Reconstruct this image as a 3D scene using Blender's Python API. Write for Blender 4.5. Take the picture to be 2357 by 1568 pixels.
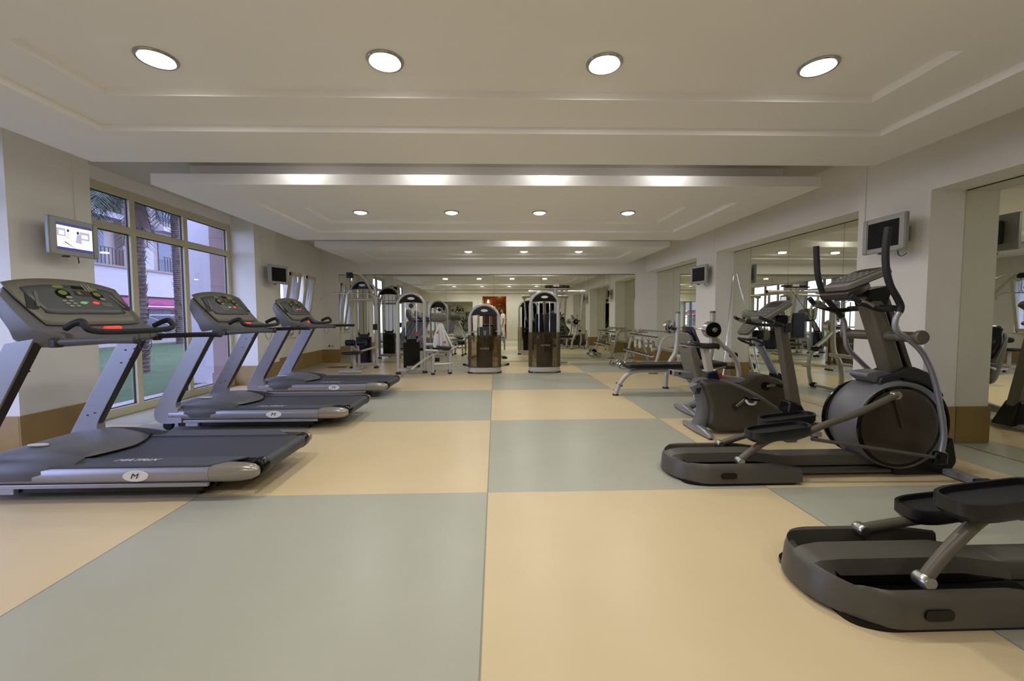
import bpy, bmesh, math, random
from mathutils import Vector, Matrix, Euler
random.seed(7)
PI = math.pi
for o in list(bpy.data.objects): bpy.data.objects.remove(o)
S = bpy.context.scene
COL = S.collection

# ------------------------------------------------------------------ camera
CAMH = 1.24
F, CX, CY, PIT, YAW, ROL = 954.45, 1166.09, 774.85, .0510, .0271, -.0044
W0, H0 = 2357, 1568
def _cam():
    cp, sp, cy, sy = math.cos(PIT), math.sin(PIT), math.cos(YAW), math.sin(YAW)
    fw = Vector((sy*cp, cy*cp, -sp)); rt = Vector((cy, -sy, 0)); up = rt.cross(fw)
    c, s = math.cos(ROL), math.sin(ROL)
    r2 = rt*c+up*s; u2 = up*c-rt*s
    cd = bpy.data.cameras.new('camera'); co = bpy.data.objects.new('camera', cd); COL.objects.link(co)
    m = Matrix((( r2.x, u2.x, -fw.x, 0), (r2.y, u2.y, -fw.y, 0), (r2.z, u2.z, -fw.z, CAMH), (0, 0, 0, 1)))
    co.matrix_world = m
    cd.sensor_fit = 'HORIZONTAL'; cd.sensor_width = 36; cd.lens = F/W0*36
    cd.shift_x = (W0/2-CX)/W0; cd.shift_y = (CY-H0/2)/W0
    cd.clip_start = .05; cd.clip_end = 300
    S.camera = co
_cam()

# ------------------------------------------------------------------ world, exposure
w = bpy.data.worlds.new('sky'); S.world = w; w.use_nodes = True
nt = w.node_tree; nt.nodes.clear()
wo = nt.nodes.new('ShaderNodeOutputWorld'); bg = nt.nodes.new('ShaderNodeBackground')
bg.inputs[0].default_value = (.53, .60, 1.0, 1); bg.inputs[1].default_value = 6.0
nt.links.new(bg.outputs[0], wo.inputs[0])
S.view_settings.view_transform = 'Standard'; S.view_settings.look = 'None'
S.view_settings.gamma = 1; S.view_settings.use_curve_mapping = False
S.view_settings.exposure = 0.12
S.cycles.max_bounces = 20; S.cycles.diffuse_bounces = 12; S.cycles.glossy_bounces = 8; S.cycles.transparent_max_bounces = 24
DOWN_W = 9.8      # watts of one recessed ceiling lamp
COVE_W = 3.2      # watts of one lamp in the gap between two ceiling panels
WARM = (1.0, .985, .95)

# ------------------------------------------------------------------ materials
def lin(c):
    c = c/255
    return c/12.92 if c <= .04045 else ((c+.055)/1.055)**2.4
def rgb(r, g, b): return (lin(r), lin(g), lin(b), 1)
MATS = {}
def mat(name, col, rough=.5, metal=0, spec=.5, noise=0, nscale=30, emit=0, coat=0, bump=0):
    m = bpy.data.materials.new(name); m.use_nodes = True; MATS[name] = m
    t = m.node_tree; b = t.nodes['Principled BSDF']
    b.inputs['Base Color'].default_value = col; b.inputs['Roughness'].default_value = rough
    b.inputs['Metallic'].default_value = metal; b.inputs['Specular IOR Level'].default_value = spec
    if coat: b.inputs['Coat Weight'].default_value = coat; b.inputs['Coat Roughness'].default_value = .1
    if emit:
        b.inputs['Emission Color'].default_value = col; b.inputs['Emission Strength'].default_value = emit
    if noise or bump:
        tc = t.nodes.new('ShaderNodeTexCoord'); n = t.nodes.new('ShaderNodeTexNoise'); n.inputs['Scale'].default_value = nscale
        n.inputs['Detail'].default_value = 4
        t.links.new(tc.outputs['Object'], n.inputs['Vector'])
        if noise:
            mr = t.nodes.new('ShaderNodeMapRange'); mr.inputs[3].default_value = 1-noise; mr.inputs[4].default_value = 1+noise
            t.links.new(n.outputs['Fac'], mr.inputs[0])
            mx = t.nodes.new('ShaderNodeVectorMath'); mx.operation = 'SCALE'; mx.inputs[0].default_value = col[:3]
            t.links.new(mr.outputs[0], mx.inputs['Scale']); t.links.new(mx.outputs[0], b.inputs['Base Color'])
        if bump:
            bp = t.nodes.new('ShaderNodeBump'); bp.inputs['Strength'].default_value = bump; bp.inputs['Distance'].default_value = .01
            t.links.new(n.outputs['Fac'], bp.inputs['Height']); t.links.new(bp.outputs[0], b.inputs['Normal'])
    return m
mat('wall', rgb(236, 233, 226), .75, spec=.2, noise=.015, nscale=5)
mat('ceil', rgb(241, 239, 238), .8, spec=.15, noise=.01, nscale=4)
mat('slab', rgb(200, 195, 186), .9, spec=.1, noise=.02, nscale=3)
mat('skirt', rgb(160, 132, 84), .35, noise=.1, nscale=9)
mat('silver', rgb(156, 156, 163), .33, metal=.55, noise=.03, nscale=20)
mat('frame', rgb(190, 187, 180), .3, metal=.25, noise=.02, nscale=20)
mat('chrome', rgb(215, 215, 215), .12, metal=1)
mat('steel', rgb(175, 172, 166), .25, metal=.9)
mat('greypl', rgb(100, 100, 104), .42, noise=.03, nscale=60)
mat('midgrey', rgb(84, 84, 86), .45, noise=.03, nscale=60)
mat('consolegrey', rgb(108, 105, 94), .45, noise=.03, nscale=60)
mat('olive', rgb(80, 76, 68), .4, noise=.04, nscale=50)
mat('bikegrey', rgb(92, 86, 74), .38, noise=.05, nscale=40)
mat('darkpl', rgb(38, 38, 42), .4, noise=.05, nscale=60)
mat('black', rgb(8, 8, 9), .22, spec=.3)
mat('shroud', rgb(66, 61, 50), .4, noise=.06, nscale=40)
mat('endcap', rgb(158, 152, 140), .24, metal=.5)
mat('rubber', rgb(22, 22, 26), .6, bump=.3, nscale=200)
mat('pad', rgb(20, 20, 24), .35)
mat('bluepad', rgb(18, 24, 44), .32)
mat('blueshine', rgb(26, 30, 44), .22)
mat('belt', rgb(60, 61, 68), .5, noise=.06, nscale=120, bump=.15)
mat('rail', rgb(74, 76, 84), .5, noise=.12, nscale=260, bump=.4)
mat('drum', rgb(58, 48, 38), .38, noise=.08, nscale=12)
mat('darkbrown', rgb(40, 30, 26), .4)
mat('white', rgb(228, 228, 226), .4)
mat('upvc', rgb(206, 198, 166), .45, noise=.02, nscale=20)
mat('screenoff', rgb(5, 5, 6), .5, spec=.15)
mat('tvshell', rgb(150, 150, 146), .4, metal=.2)
mat('red', rgb(190, 40, 30), .4); mat('redled', rgb(230, 60, 50), .4, emit=.9)
mat('greenled', rgb(120, 190, 120), .4, emit=.25); mat('green', rgb(110, 128, 50), .4)
mat('panelblue', rgb(76, 80, 84), .4); mat('panel', rgb(92, 90, 82), .4)
mat('knob', rgb(150, 146, 132), .4); mat('brown', rgb(60, 40, 30), .4)
mat('wood', rgb(110, 58, 30), .35, noise=.25, nscale=6)
mat('door', rgb(150, 76, 34), .4, noise=.2, nscale=5)
mat('dark', rgb(30, 20, 16), .7)
mat('brass', rgb(190, 140, 60), .3, metal=.6)
mat('skin', rgb(190, 138, 108), .5); mat('hair', rgb(24, 16, 12), .5); mat('cloth', rgb(232, 230, 226), .8, noise=.03, nscale=30)
mat('shoe', rgb(225, 222, 215), .6)
mat('grass', rgb(52, 74, 32), .95, noise=.5, nscale=1.6, bump=.8); mat('path', rgb(150, 146, 146), .8, noise=.05, nscale=3)
mat('facade', rgb(150, 138, 132), .85, noise=.03, nscale=1); mat('facade2', rgb(128, 110, 102), .85, noise=.03, nscale=1)
mat('band', rgb(160, 155, 160), .8, noise=.02, nscale=2); mat('winglass', rgb(78, 84, 96), .2)
mat('awning', rgb(130, 40, 84), .7, noise=.06, nscale=2); mat('rose', rgb(116, 94, 90), .7, noise=.05, nscale=4)
mat('trunk', rgb(88, 74, 70), .9, noise=.3, nscale=12, bump=1); mat('leaf', rgb(50, 60, 42), .6, noise=.2, nscale=6)
mat('deadleaf', rgb(92, 74, 66), .8, noise=.2, nscale=6)
mat('curtain', rgb(214, 214, 224), .9); mat('seamline', rgb(70, 66, 46), .6); mat('hatch', rgb(120, 86, 40), .5)
mat('lampglow', (1, .97, .90, 1), .5, emit=10)
mat('redlamp', (1, .12, .06, 1), .5, emit=6); mat('warmlamp', (1, .55, .2, 1), .5, emit=8)
mat('tvglow', (.86, .88, 1, 1), .5, emit=.95); mat('tvwarm', rgb(226, 216, 226), .5, emit=.8); mat('tvblue', rgb(70, 70, 140), .5, emit=.5)
mat('tvgrey', rgb(190, 190, 222), .5, emit=.6); mat('tvdark', rgb(60, 50, 70), .5, emit=.3)
mat('label', rgb(190, 130, 120), .5)
def curtain_mat():
    m = MATS['curtain']; t = m.node_tree; t.nodes.clear(); o = t.nodes.new('ShaderNodeOutputMaterial')
    a = t.nodes.new('ShaderNodeBsdfTranslucent'); b = t.nodes.new('ShaderNodeBsdfTransparent'); x = t.nodes.new('ShaderNodeMixShader')
    a.inputs[0].default_value = (.85, .85, .88, 1); x.inputs[0].default_value = .7
    t.links.new(b.outputs[0], x.inputs[1]); t.links.new(a.outputs[0], x.inputs[2]); t.links.new(x.outputs[0], o.inputs[0])
curtain_mat()
def mirror_mat():
    m = bpy.data.materials.new('mirror'); m.use_nodes = True; MATS['mirror'] = m
    b = m.node_tree.nodes['Principled BSDF']
    b.inputs['Base Color'].default_value = (.80, .81, .70, 1); b.inputs['Metallic'].default_value = 1; b.inputs['Roughness'].default_value = 0.0
mirror_mat()
def glass_mat(name, tint, refl=.08, rough=0.0, dens=0.0, dcol=(0, 0, 0, 1)):
    m = bpy.data.materials.new(name); m.use_nodes = True; MATS[name] = m
    t = m.node_tree; t.nodes.clear()
    out = t.nodes.new('ShaderNodeOutputMaterial'); tr = t.nodes.new('ShaderNodeBsdfTransparent'); tr.inputs[0].default_value = tint
    gl = t.nodes.new('ShaderNodeBsdfGlossy'); gl.inputs['Roughness'].default_value = rough
    lw = t.nodes.new('ShaderNodeLayerWeight'); lw.inputs[0].default_value = .5
    pw = t.nodes.new('ShaderNodeMath'); pw.operation = 'POWER'; pw.inputs[1].default_value = 4.0; t.links.new(lw.outputs['Facing'], pw.inputs[0])
    fr = t.nodes.new('ShaderNodeMath'); fr.operation = 'MULTIPLY_ADD'; fr.inputs[1].default_value = .9; fr.inputs[2].default_value = .035; t.links.new(pw.outputs[0], fr.inputs[0])
    mx = t.nodes.new('ShaderNodeMixShader'); t.links.new(fr.outputs[0], mx.inputs[0])
    last = tr.outputs[0]
    if dens:
        df = t.nodes.new('ShaderNodeBsdfDiffuse'); df.inputs[0].default_value = dcol
        m2 = t.nodes.new('ShaderNodeMixShader'); m2.inputs[0].default_value = dens
        t.links.new(tr.outputs[0], m2.inputs[1]); t.links.new(df.outputs[0], m2.inputs[2]); last = m2.outputs[0]
    t.links.new(last, mx.inputs[1]); t.links.new(gl.outputs[0], mx.inputs[2]); t.links.new(mx.outputs[0], out.inputs[0])
glass_mat('glass', (.93, .94, .97, 1))
glass_mat('smoke', (.50, .42, .30, 1), rough=.05, dens=.30, dcol=rgb(92, 74, 50))
def floor_mat():
    m = bpy.data.materials.new('floorlino'); m.use_nodes = True; MATS['floorlino'] = m
    t = m.node_tree; b = t.nodes['Principled BSDF']; N = t.nodes.new; L = t.links.new
    tc = N('ShaderNodeTexCoord'); sx = N('ShaderNodeSeparateXYZ'); L(tc.outputs['Object'], sx.inputs[0])
    def M_(op, a, v=None):
        n = N('ShaderNodeMath'); n.operation = op
        for i, q in enumerate((a, v)):
            if q is None: continue
            if isinstance(q, (int, float)): n.inputs[i].default_value = q
            else: L(q, n.inputs[i])
        return n.outputs[0]
    u = M_('DIVIDE', M_('ADD', sx.outputs[0], .0605), 2.0); v = M_('DIVIDE', M_('SUBTRACT', sx.outputs[1], 2.851), 2.0)
    s = M_('ADD', M_('FLOOR', u), M_('FLOOR', v)); par = M_('FLOORED_MODULO', s, 2.0)
    no = N('ShaderNodeTexNoise'); no.inputs['Scale'].default_value = 2.2; no.inputs['Detail'].default_value = 6; L(tc.outputs['Object'], no.inputs['Vector'])
    mx = N('ShaderNodeMix'); mx.data_type = 'RGBA'; L(par, mx.inputs[0])
    mx.inputs[6].default_value = rgb(176, 176, 160); mx.inputs[7].default_value = rgb(218, 198, 158)
    mr = N('ShaderNodeMapRange'); mr.inputs[3].default_value = .94; mr.inputs[4].default_value = 1.06; L(no.outputs['Fac'], mr.inputs[0])
    sc = N('ShaderNodeVectorMath'); sc.operation = 'SCALE'; L(mx.outputs[2], sc.inputs[0]); L(mr.outputs[0], sc.inputs['Scale'])
    fu = M_('ABSOLUTE', M_('SUBTRACT', M_('FRACT', M_('ADD', u, .5)), .5)); ln = M_('LESS_THAN', fu, .0022)
    fv = M_('ABSOLUTE', M_('SUBTRACT', M_('FRACT', M_('ADD', v, .5)), .5)); lv = M_('MULTIPLY', M_('LESS_THAN', fv, .0014), .5)
    lm = M_('MULTIPLY', M_('MAXIMUM', ln, lv), .5)
    m2 = N('ShaderNodeMix'); m2.data_type = 'RGBA'; L(lm, m2.inputs[0]); L(sc.outputs[0], m2.inputs[6]); m2.inputs[7].default_value = rgb(70, 66, 52)
    L(m2.outputs[2], b.inputs['Base Color']); b.inputs['Roughness'].default_value = .34; b.inputs['Specular IOR Level'].default_value = .42
floor_mat()

# ------------------------------------------------------------------ mesh building helpers
class MB:
    """collects shapes given in world coordinates of a thing; off is where the thing's base stands"""
    def __init__(s, off=(0, 0, 0), warp=None): s.v = []; s.f = []; s.mi = []; s.off = Vector(off); s.cur = 0; s.mats = []; s.warp = warp or (lambda p: p)
    def use(s, m):
        if m not in s.mats: s.mats.append(m)
        s.cur = s.mats.index(m); return s
    def add(s, vs, fs):
        n = len(s.v); s.v += [Vector(s.warp(Vector(p)))-s.off for p in vs]
        for f in fs: s.f.append([i+n for i in f]); s.mi.append(s.cur)
        return s
    def box(s, c, d, rot=None):
        hx, hy, hz = d[0]/2, d[1]/2, d[2]/2
        vs = [Vector((x*hx, y*hy, z*hz)) for x in (-1, 1) for y in (-1, 1) for z in (-1, 1)]
        if rot: R = Euler(rot).to_matrix(); vs = [R@q for q in vs]
        c = Vector(c)
        return s.add([q+c for q in vs], [(0, 1, 3, 2), (4, 6, 7, 5), (0, 4, 5, 1), (2, 3, 7, 6), (0, 2, 6, 4), (1, 5, 7, 3)])
    def bb(s, x0, x1, y0, y1, z0, z1): return s.box(((x0+x1)/2, (y0+y1)/2, (z0+z1)/2), (abs(x1-x0), abs(y1-y0), abs(z1-z0)))
    def loft(s, rings, cap=True, closed=False):
        n = len(rings[0]); vs = [p for r in rings for p in r]; fs = []
        R = len(rings)
        for i in range(R if closed else R-1):
            j = (i+1) % R
            for k in range(n):
                l = (k+1) % n; fs.append((i*n+k, i*n+l, j*n+l, j*n+k))
        if cap and not closed: fs += [tuple(range(n))[::-1], tuple((R-1)*n+k for k in range(n))]
        return s.add(vs, fs)
    def tube(s, pts, r, n=10, smooth=0, closed=False, flat=1.0, r1=None, side=None):
        P = [Vector(p) for p in pts]
        if smooth: P = spline(P, smooth, closed)
        m = len(P); rings = []
        T = []
        for i in range(m):
            a = P[(i-1) % m] if (closed or i) else P[0]; b = P[(i+1) % m] if (closed or i < m-1) else P[-1]
            T.append((b-a).normalized())
        up = Vector((0, 0, 1)) if abs(T[0].z) < .9 else Vector((0, 1, 0))
        if side: up = Vector(side)
        for i in range(m):
            u = up-T[i]*up.dot(T[i])
            if u.length < 1e-4: u = T[i].orthogonal()
            u.normalize(); v = T[i].cross(u); up = u
            rr = r if r1 is None else r+(r1-r)*i/(m-1)
            rings.append([P[i]+u*math.cos(2*PI*k/n)*rr+v*math.sin(2*PI*k/n)*rr*flat for k in range(n)])
        return s.loft(rings, closed=closed)
    def cyl(s, a, b, r, n=16, r1=None): return s.tube([a, b], r, n, r1=r1)
    def prism(s, poly, axis, a, b):
        """poly of 2-d points extruded along axis from a to b. axis y: (x,z); axis x: (y,z); axis z: (x,y)"""
        def p3(q, t): return (q[0], t, q[1]) if axis == 'y' else ((t, q[0], q[1]) if axis == 'x' else (q[0], q[1], t))
        n = len(poly); vs = [p3(q, a) for q in poly]+[p3(q, b) for q in poly]
        fs = [tuple(range(n)), tuple(range(2*n-1, n-1, -1))]+[(k, k+n, (k+1) % n+n, (k+1) % n) for k in range(n)]
        return s.add(vs, fs)
    def disc(s, c, r, axis, t, n=32, rz=None):
        """short cylinder about c along axis with half thickness t; rz for an ellipse"""
        rz = rz or r
        poly = [(r*math.cos(2*PI*k/n), rz*math.sin(2*PI*k/n)) for k in range(n)]
        c = Vector(c); i = {'x': 0, 'y': 1, 'z': 2}[axis]
        o = {'x': (1, 2), 'y': (0, 2), 'z': (0, 1)}[axis]
        return s.prism([(q[0]+c[o[0]], q[1]+c[o[1]]) for q in poly], axis, c[i]-t, c[i]+t)
    def lathe(s, prof, c, axis='y', n=24):
        """prof: (radius, offset along axis)"""
        rings = []
        for r, t in prof:
            ring = []
            for k in range(n):
                a = 2*PI*k/n; x, y = r*math.cos(a), r*math.sin(a)
                q = (x, t, y) if axis == 'y' else ((t, x, y) if axis == 'x' else (x, y, t))
                ring.append(Vector(c)+Vector(q))
            rings.append(ring)
        return s.loft(rings)
    def build(s, name, m=None, parent=None, bevel=0, seg=2, smooth=35, sub=0, label=None):
        me = bpy.data.meshes.new(name); me.from_pydata([tuple(q) for q in s.v], [], s.f)
        for q in (s.mats or [m]): me.materials.append(MATS[q])
        for p, i in zip(me.polygons, s.mi): p.material_index = i if s.mats else 0
        bm = bmesh.new(); bm.from_mesh(me); bmesh.ops.recalc_face_normals(bm, faces=bm.faces); bm.to_mesh(me); bm.free()
        me.update()
        if smooth:
            me.shade_smooth(); me.set_sharp_from_angle(angle=math.radians(smooth))
        o = bpy.data.objects.new(name, me); COL.objects.link(o)
        if parent: o.parent = parent
        else: o.location = s.off
        if bevel:
            b = o.modifiers.new('bevel', 'BEVEL'); b.width = bevel; b.segments = seg; b.limit_method = 'ANGLE'; b.angle_limit = math.radians(40); b.harden_normals = False
        if sub:
            b = o.modifiers.new('sub', 'SUBSURF'); b.levels = sub; b.render_levels = sub
        if label: o['label'] = label
        return o
def spline(P, k, closed=False):
    out = []; n = len(P)
    for i in range(n if closed else n-1):
        p0 = P[(i-1) % n] if (closed or i) else P[0]; p1 = P[i]; p2 = P[(i+1) % n]; p3 = P[(i+2) % n] if (closed or i < n-2) else P[-1]
        for j in range(k):
            t = j/k
            out.append(.5*((2*p1)+(p2-p0)*t+(2*p0-5*p1+4*p2-p3)*t*t+(3*p1-p0-3*p2+p3)*t**3))
    if not closed: out.append(P[-1])
    return out
def rpoly(pts, r, n=4):
    """2-d polygon with rounded corners"""
    out = []; m = len(pts)
    for i in range(m):
        a, b, c = Vector(pts[i-1]), Vector(pts[i]), Vector(pts[(i+1) % m])
        rr = r[i] if isinstance(r, (list, tuple)) else r
        d1 = min(rr, (a-b).length*.49); d2 = min(rr, (c-b).length*.49)
        p = b+(a-b).normalized()*d1; q = b+(c-b).normalized()*d2
        for k in range(n+1):
            t = k/n; e = p*(1-t)**2+b*2*t*(1-t)+q*t*t; out.append((e.x, e.y))
    return out
def thing(name, label, cat, loc=(0, 0, 0), rz=0, group=None):
    o = bpy.data.objects.new(name, None); COL.objects.link(o); o.empty_display_size = .2
    o.location = loc; o.rotation_euler = (0, 0, rz); return tag(o, label, cat, group)
def tag(o, label, cat, group=None, kind=None):
    o['label'] = label; o['category'] = cat
    if group: o['group'] = group
    if kind: o['kind'] = kind
    return o
def struct(o, label=None):
    o['kind'] = 'structure'
    if label: o['label'] = label
    return o
def dup(src, loc, label, rz=None, group=None):
    kids = {}
    for q in bpy.data.objects:
        if q.parent: kids.setdefault(q.parent.name, []).append(q)
    def cp(o, par):
        c = o.copy(); COL.objects.link(c); c.parent = par
        for k in kids.get(o.name, []): cp(k, c)
        return c
    r = cp(src, None); r.location = loc; r['label'] = label
    if rz is not None: r.rotation_euler = (0, 0, rz)
    if group: r['group'] = group
    return r
def text(s, size, parent, m, loc, rot, name='lettering', ext=.001, shear=0, off=(0, 0, 0)):
    c = bpy.data.curves.new('t', 'FONT'); c.body = s; c.size = size; c.extrude = ext; c.align_x = 'CENTER'; c.align_y = 'CENTER'; c.shear = shear
    t = bpy.data.objects.new('t', c); COL.objects.link(t)
    dg = bpy.context.evaluated_depsgraph_get(); me = bpy.data.meshes.new_from_object(t.evaluated_get(dg))
    bpy.data.objects.remove(t); me.materials.clear(); me.materials.append(MATS[m])
    o = bpy.data.objects.new(name, me); COL.objects.link(o); o.parent = parent
    o.location = Vector(loc)-Vector(off); o.rotation_euler = rot; return o

# ------------------------------------------------------------------ room shell
ZC = 2.63; ZS = 3.0          # underside of the ceiling panels, underside of the slab
XL, XR = -4.27, 4.05         # faces of the left and right pilasters
XW, XM = -4.72, 4.385        # window plane, mirror plane
YB, YF = 11.15, -1.6         # far end wall, wall behind the camera
PIL = [(-1.6, .05), (.05, .8), (3.80, 4.57), (7.55, 8.29)]
m = MB(); m.bb(-5.1, 4.7, YF-.2, YB+.2, -.1, 0); struct(m.build('floor', 'floorlino', smooth=0))
m = MB(); m.bb(-5.1, 4.7, YF-.2, YB+.2, ZS, ZS+.15); struct(m.build('ceiling', 'slab', smooth=0))
# left wall: pilasters, lintel above the windows, far stretch with two narrow openings
m = MB()
m.bb(-4.755, XL, 3.80, 4.57, 0, ZS); m.bb(-4.755, XL, 7.55, 8.29, 0, ZS); m.bb(-4.755, XL, YF, .8, 0, ZS)
m.bb(-5.0, -4.66, .8, 3.80, 2.85, ZS); m.bb(-5.0, -4.66, 4.57, 7.55, 2.85, ZS)
XN = -4.58; NW = [(9.02, 9.56), (9.80, 10.30)]; NZ0, NZ1 = .78, 2.23
m.bb(-4.8, XN, 8.29, NW[0][0], 0, ZS); m.bb(-4.8, XN, NW[0][1], NW[1][0], 0, ZS); m.bb(-4.8, XN, NW[1][1], YB, 0, ZS)
for a, b in NW: m.bb(-4.8, XN, a, b, 0, NZ0); m.bb(-4.8, XN, a, b, NZ1, ZS)
struct(m.build('wall_left', 'wall', smooth=0))
# right wall with three mirror niches
m = MB(); ZN = 2.385
m.bb(XR, 4.7, YF, YB, ZN, ZS)
for a, b in ((YF, .8), (3.80, 4.57), (7.55, 8.29)): m.bb(XR, 4.7, a, b, 0, ZN)
m.bb(XM+.012, 4.7, .8, 3.8, 0, ZN); m.bb(XM+.012, 4.7, 4.57, 7.55, 0, ZN); m.bb(XM+.012, 4.7, 8.29, YB, 0, ZN)
struct(m.build('wall_right', 'wall', smooth=0))
m = MB(); m.bb(-4.8, 4.7, YB+.012, YB+.2, 0, ZS); m.bb(-4.58, -4.13, YB-.02, YB+.012, 0, ZS); m.bb(3.77, XM+.01, YB-.02, YB+.012, 0, ZS); m.bb(-4.13, 3.77, YB-.02, YB+.012, 2.335, ZS)
struct(m.build('wall_far', 'wall', smooth=0))
# wall behind the camera, with a double doorway and a wide low opening
D1 = (-.80, .66, 2.5); D2 = (1.5, 3.75, 2.05)
m = MB()
m.bb(-5.0, D1[0], YF-.2, YF, 0, ZS); m.bb(D1[0], D1[1], YF-.2, YF, D1[2], ZS); m.bb(D1[1], D2[0], YF-.2, YF, 0, ZS)
m.bb(D2[0], D2[1], YF-.2, YF, D2[2], ZS); m.bb(D2[1], 4.7, YF-.2, YF, 0, ZS)
struct(m.build('wall_near', 'wall', smooth=0))
# skirting boards
SK = .355; t = .015
m = MB()
for a, b in ((YF, .8), (3.80, 4.57), (7.55, 8.29)): m.bb(XL, XL+t, a-t, b+t, 0, SK)
for y in (.8, 4.57, 8.29): m.bb(-4.70 if y < 8 else XN, XL, y, y+t, 0, SK)
for y in (3.8, 7.55): m.bb(-4.70, XL, y-t, y, 0, SK)
m.bb(XN, XN+t, 8.31, YB-.02, 0, SK)
struct(m.build('baseboard_left', 'skirt', bevel=.004, smooth=0))
m = MB()
for a, b in ((YF, .8), (3.80, 4.57), (7.55, 8.29)): m.bb(XR-t, XR, a-t, b+t, 0, SK)
for y in (.8, 4.57, 8.29): m.bb(XR, XM-.01, y, y+t, 0, SK)
for y in (3.8, 7.55): m.bb(XR, XM-.01, y-t, y, 0, SK)
struct(m.build('baseboard_right', 'skirt', bevel=.004, smooth=0))
m = MB(); m.bb(XN+t, -4.13, YB-.02-t, YB-.02, 0, SK); m.bb(3.77, XM-.01, YB-.02-t, YB-.02, 0, SK)
struct(m.build('baseboard_far', 'skirt', bevel=.004, smooth=0))
# suspended ceiling panels with a stepped coffer
def panel(n, y0, y1, oy, iy, name):
    m = MB(); x0, x1 = -3.60, 3.575
    def ring(a, b, z):  # a outer rect, b inner rect
        A = [(a[0], a[2]), (a[1], a[2]), (a[1], a[3]), (a[0], a[3])]; B = [(b[0], b[2]), (b[1], b[2]), (b[1], b[3]), (b[0], b[3])]
        m.add([(p[0], p[1], z) for p in A+B], [(i, (i+1) % 4, (i+1) % 4+4, i+4) for i in range(4)])
    def riser(a, z0, z1):
        A = [(a[0], a[2]), (a[1], a[2]), (a[1], a[3]), (a[0], a[3])]
        m.add([(p[0], p[1], z) for z in (z0, z1) for p in A], [(i, (i+1) % 4, (i+1) % 4+4, i+4) for i in range(4)])
    R0 = (x0, x1, y0, y1); R1 = (-2.93, 3.03, oy[0], oy[1]); R2 = (-2.53, 2.58, iy[0], iy[1])
    ring(R0, R1, ZC); riser(R1, ZC, ZC+.05); ring(R1, R2, ZC+.05); riser(R2, ZC+.05, ZC+.1)
    m.add([(R2[0], R2[2], ZC+.1), (R2[1], R2[2], ZC+.1), (R2[1], R2[3], ZC+.1), (R2[0], R2[3], ZC+.1)], [(0, 1, 2, 3)])
    riser(R0, ZC, ZC+.11); m.add([(R0[0], R0[2], ZC+.11), (R0[1], R0[2], ZC+.11), (R0[1], R0[3], ZC+.11), (R0[0], R0[3], ZC+.11)], [(0, 1, 2, 3)])
    # box that carries the panel from the slab
    m.bb(x0+.06, x1-.08, y0+(.5 if y0 > 1 else .3), y1-(.5 if y1 < 11 else 0), ZC+.112, ZS)
    o = m.build(name, 'ceil', smooth=0)
    # keep faces as authored: recalc can flip open shells, so this is a closed body
    return struct(o)
panel(1, 1.24, 3.885, (1.87, 3.25), (2.287, 2.84), 'trim_1')
panel(2, 4.52, 7.745, (5.16, 7.05), (5.57, 6.58), 'trim_2')
panel(3, 8.46, 11.13, (9.09, 10.34), (9.43, 10.0), 'trim_3')
panel(4, YF+.01, .6, (-1.1, .1), (-.8, -.2), 'trim_4')

# recessed lamps
def lamp_light(x, y, z, W, size, name='ceiling_lamp_light', par=None, spread=PI):
    l = bpy.data.lights.new(name, 'AREA'); l.shape = 'DISK'; l.size = size; l.energy = W; l.color = WARM; l.spread = spread
    o = bpy.data.objects.new(name, l); COL.objects.link(o)
    if par: o.parent = par; o.location = (0, 0, -.04)
    else: o.location = (x, y, z)
    return o
def downlight(x, y, z, label, group, on=True, r=.1):
    t = thing('ceiling_downlight', label, 'ceiling light', (x, y, z), 0, group)
    m = MB(); n = 32; rg = []
    for rr, zz in ((r*.86, 0), (r*.9, -.014), (r, -.016), (r*1.08, -.004), (r*1.08, 0)): rg.append([(rr*math.cos(2*PI*k/n), rr*math.sin(2*PI*k/n), zz) for k in range(n)])
    m.loft(rg, cap=False); m.build('trim_ring', 'steel', t)
    m = MB(); m.lathe([(r*.86, -.004), (r*.80, -.018), (r*.55, -.028), (r*.25, -.032), (.0001, -.033)], (0, 0, 0), 'z', 32); m.build('glass_disc', 'lampglow', t)
    if on: lamp_light(0, 0, 0, DOWN_W, r*1.6, par=t, spread=PI)
    return t
ordn = ['leftmost', 'second from the left', 'third from the left', 'rightmost']
for i, x in enumerate((-1.94, -.635, .655, 1.95)):
    downlight(x, 2.52, ZC+.1, 'large round ceiling light nearest the viewer, %s of four' % ordn[i], 'downlights in the nearest ceiling panel')
for i, x in enumerate((-1.92, -.62, .65, 1.94)):
    downlight(x, 6.075, ZC+.1, 'round ceiling light in the middle ceiling panel, %s of four' % ordn[i], 'downlights in the middle ceiling panel')
for i, x in enumerate((-.615, .676, 1.96)):
    downlight(x, 9.73, ZC+.1, 'small round ceiling light in the farthest panel, %s of three lit' % ['left one', 'middle one', 'right one'][i], 'downlights in the farthest ceiling panel')
for i, x in enumerate((-1.94, -.635, .655, 1.95)):  # extra lamp row added behind the camera to flatten the ambient light
    downlight(x, -.5, ZC+.1, 'added round fill light over the entrance, %s of four, behind the camera' % ordn[i], 'added fill lights over the entrance')
def cove(x, y, lab, grp):
    t = thing('gap_spotlight', lab, 'ceiling light', (x, y, ZS), 0, grp)
    m = MB(); m.lathe([(.03, 0), (.055, 0), (.055, -.03), (.05, -.045), (.04, -.03), (.03, -.02)], (0, 0, 0), 'z', 20); m.build('lamp_housing', 'steel', t)
    l = lamp_light(0, 0, 0, COVE_W, .07, par=t); l.location = (0, 0, -.05)
for i, x in enumerate((-2.0, -.72, .58, 1.87)):
    cove(x, 4.32, 'small spotlight washing the middle ceiling panel edge, %s' % ordn[i], 'spotlights in the near ceiling gap')
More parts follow.
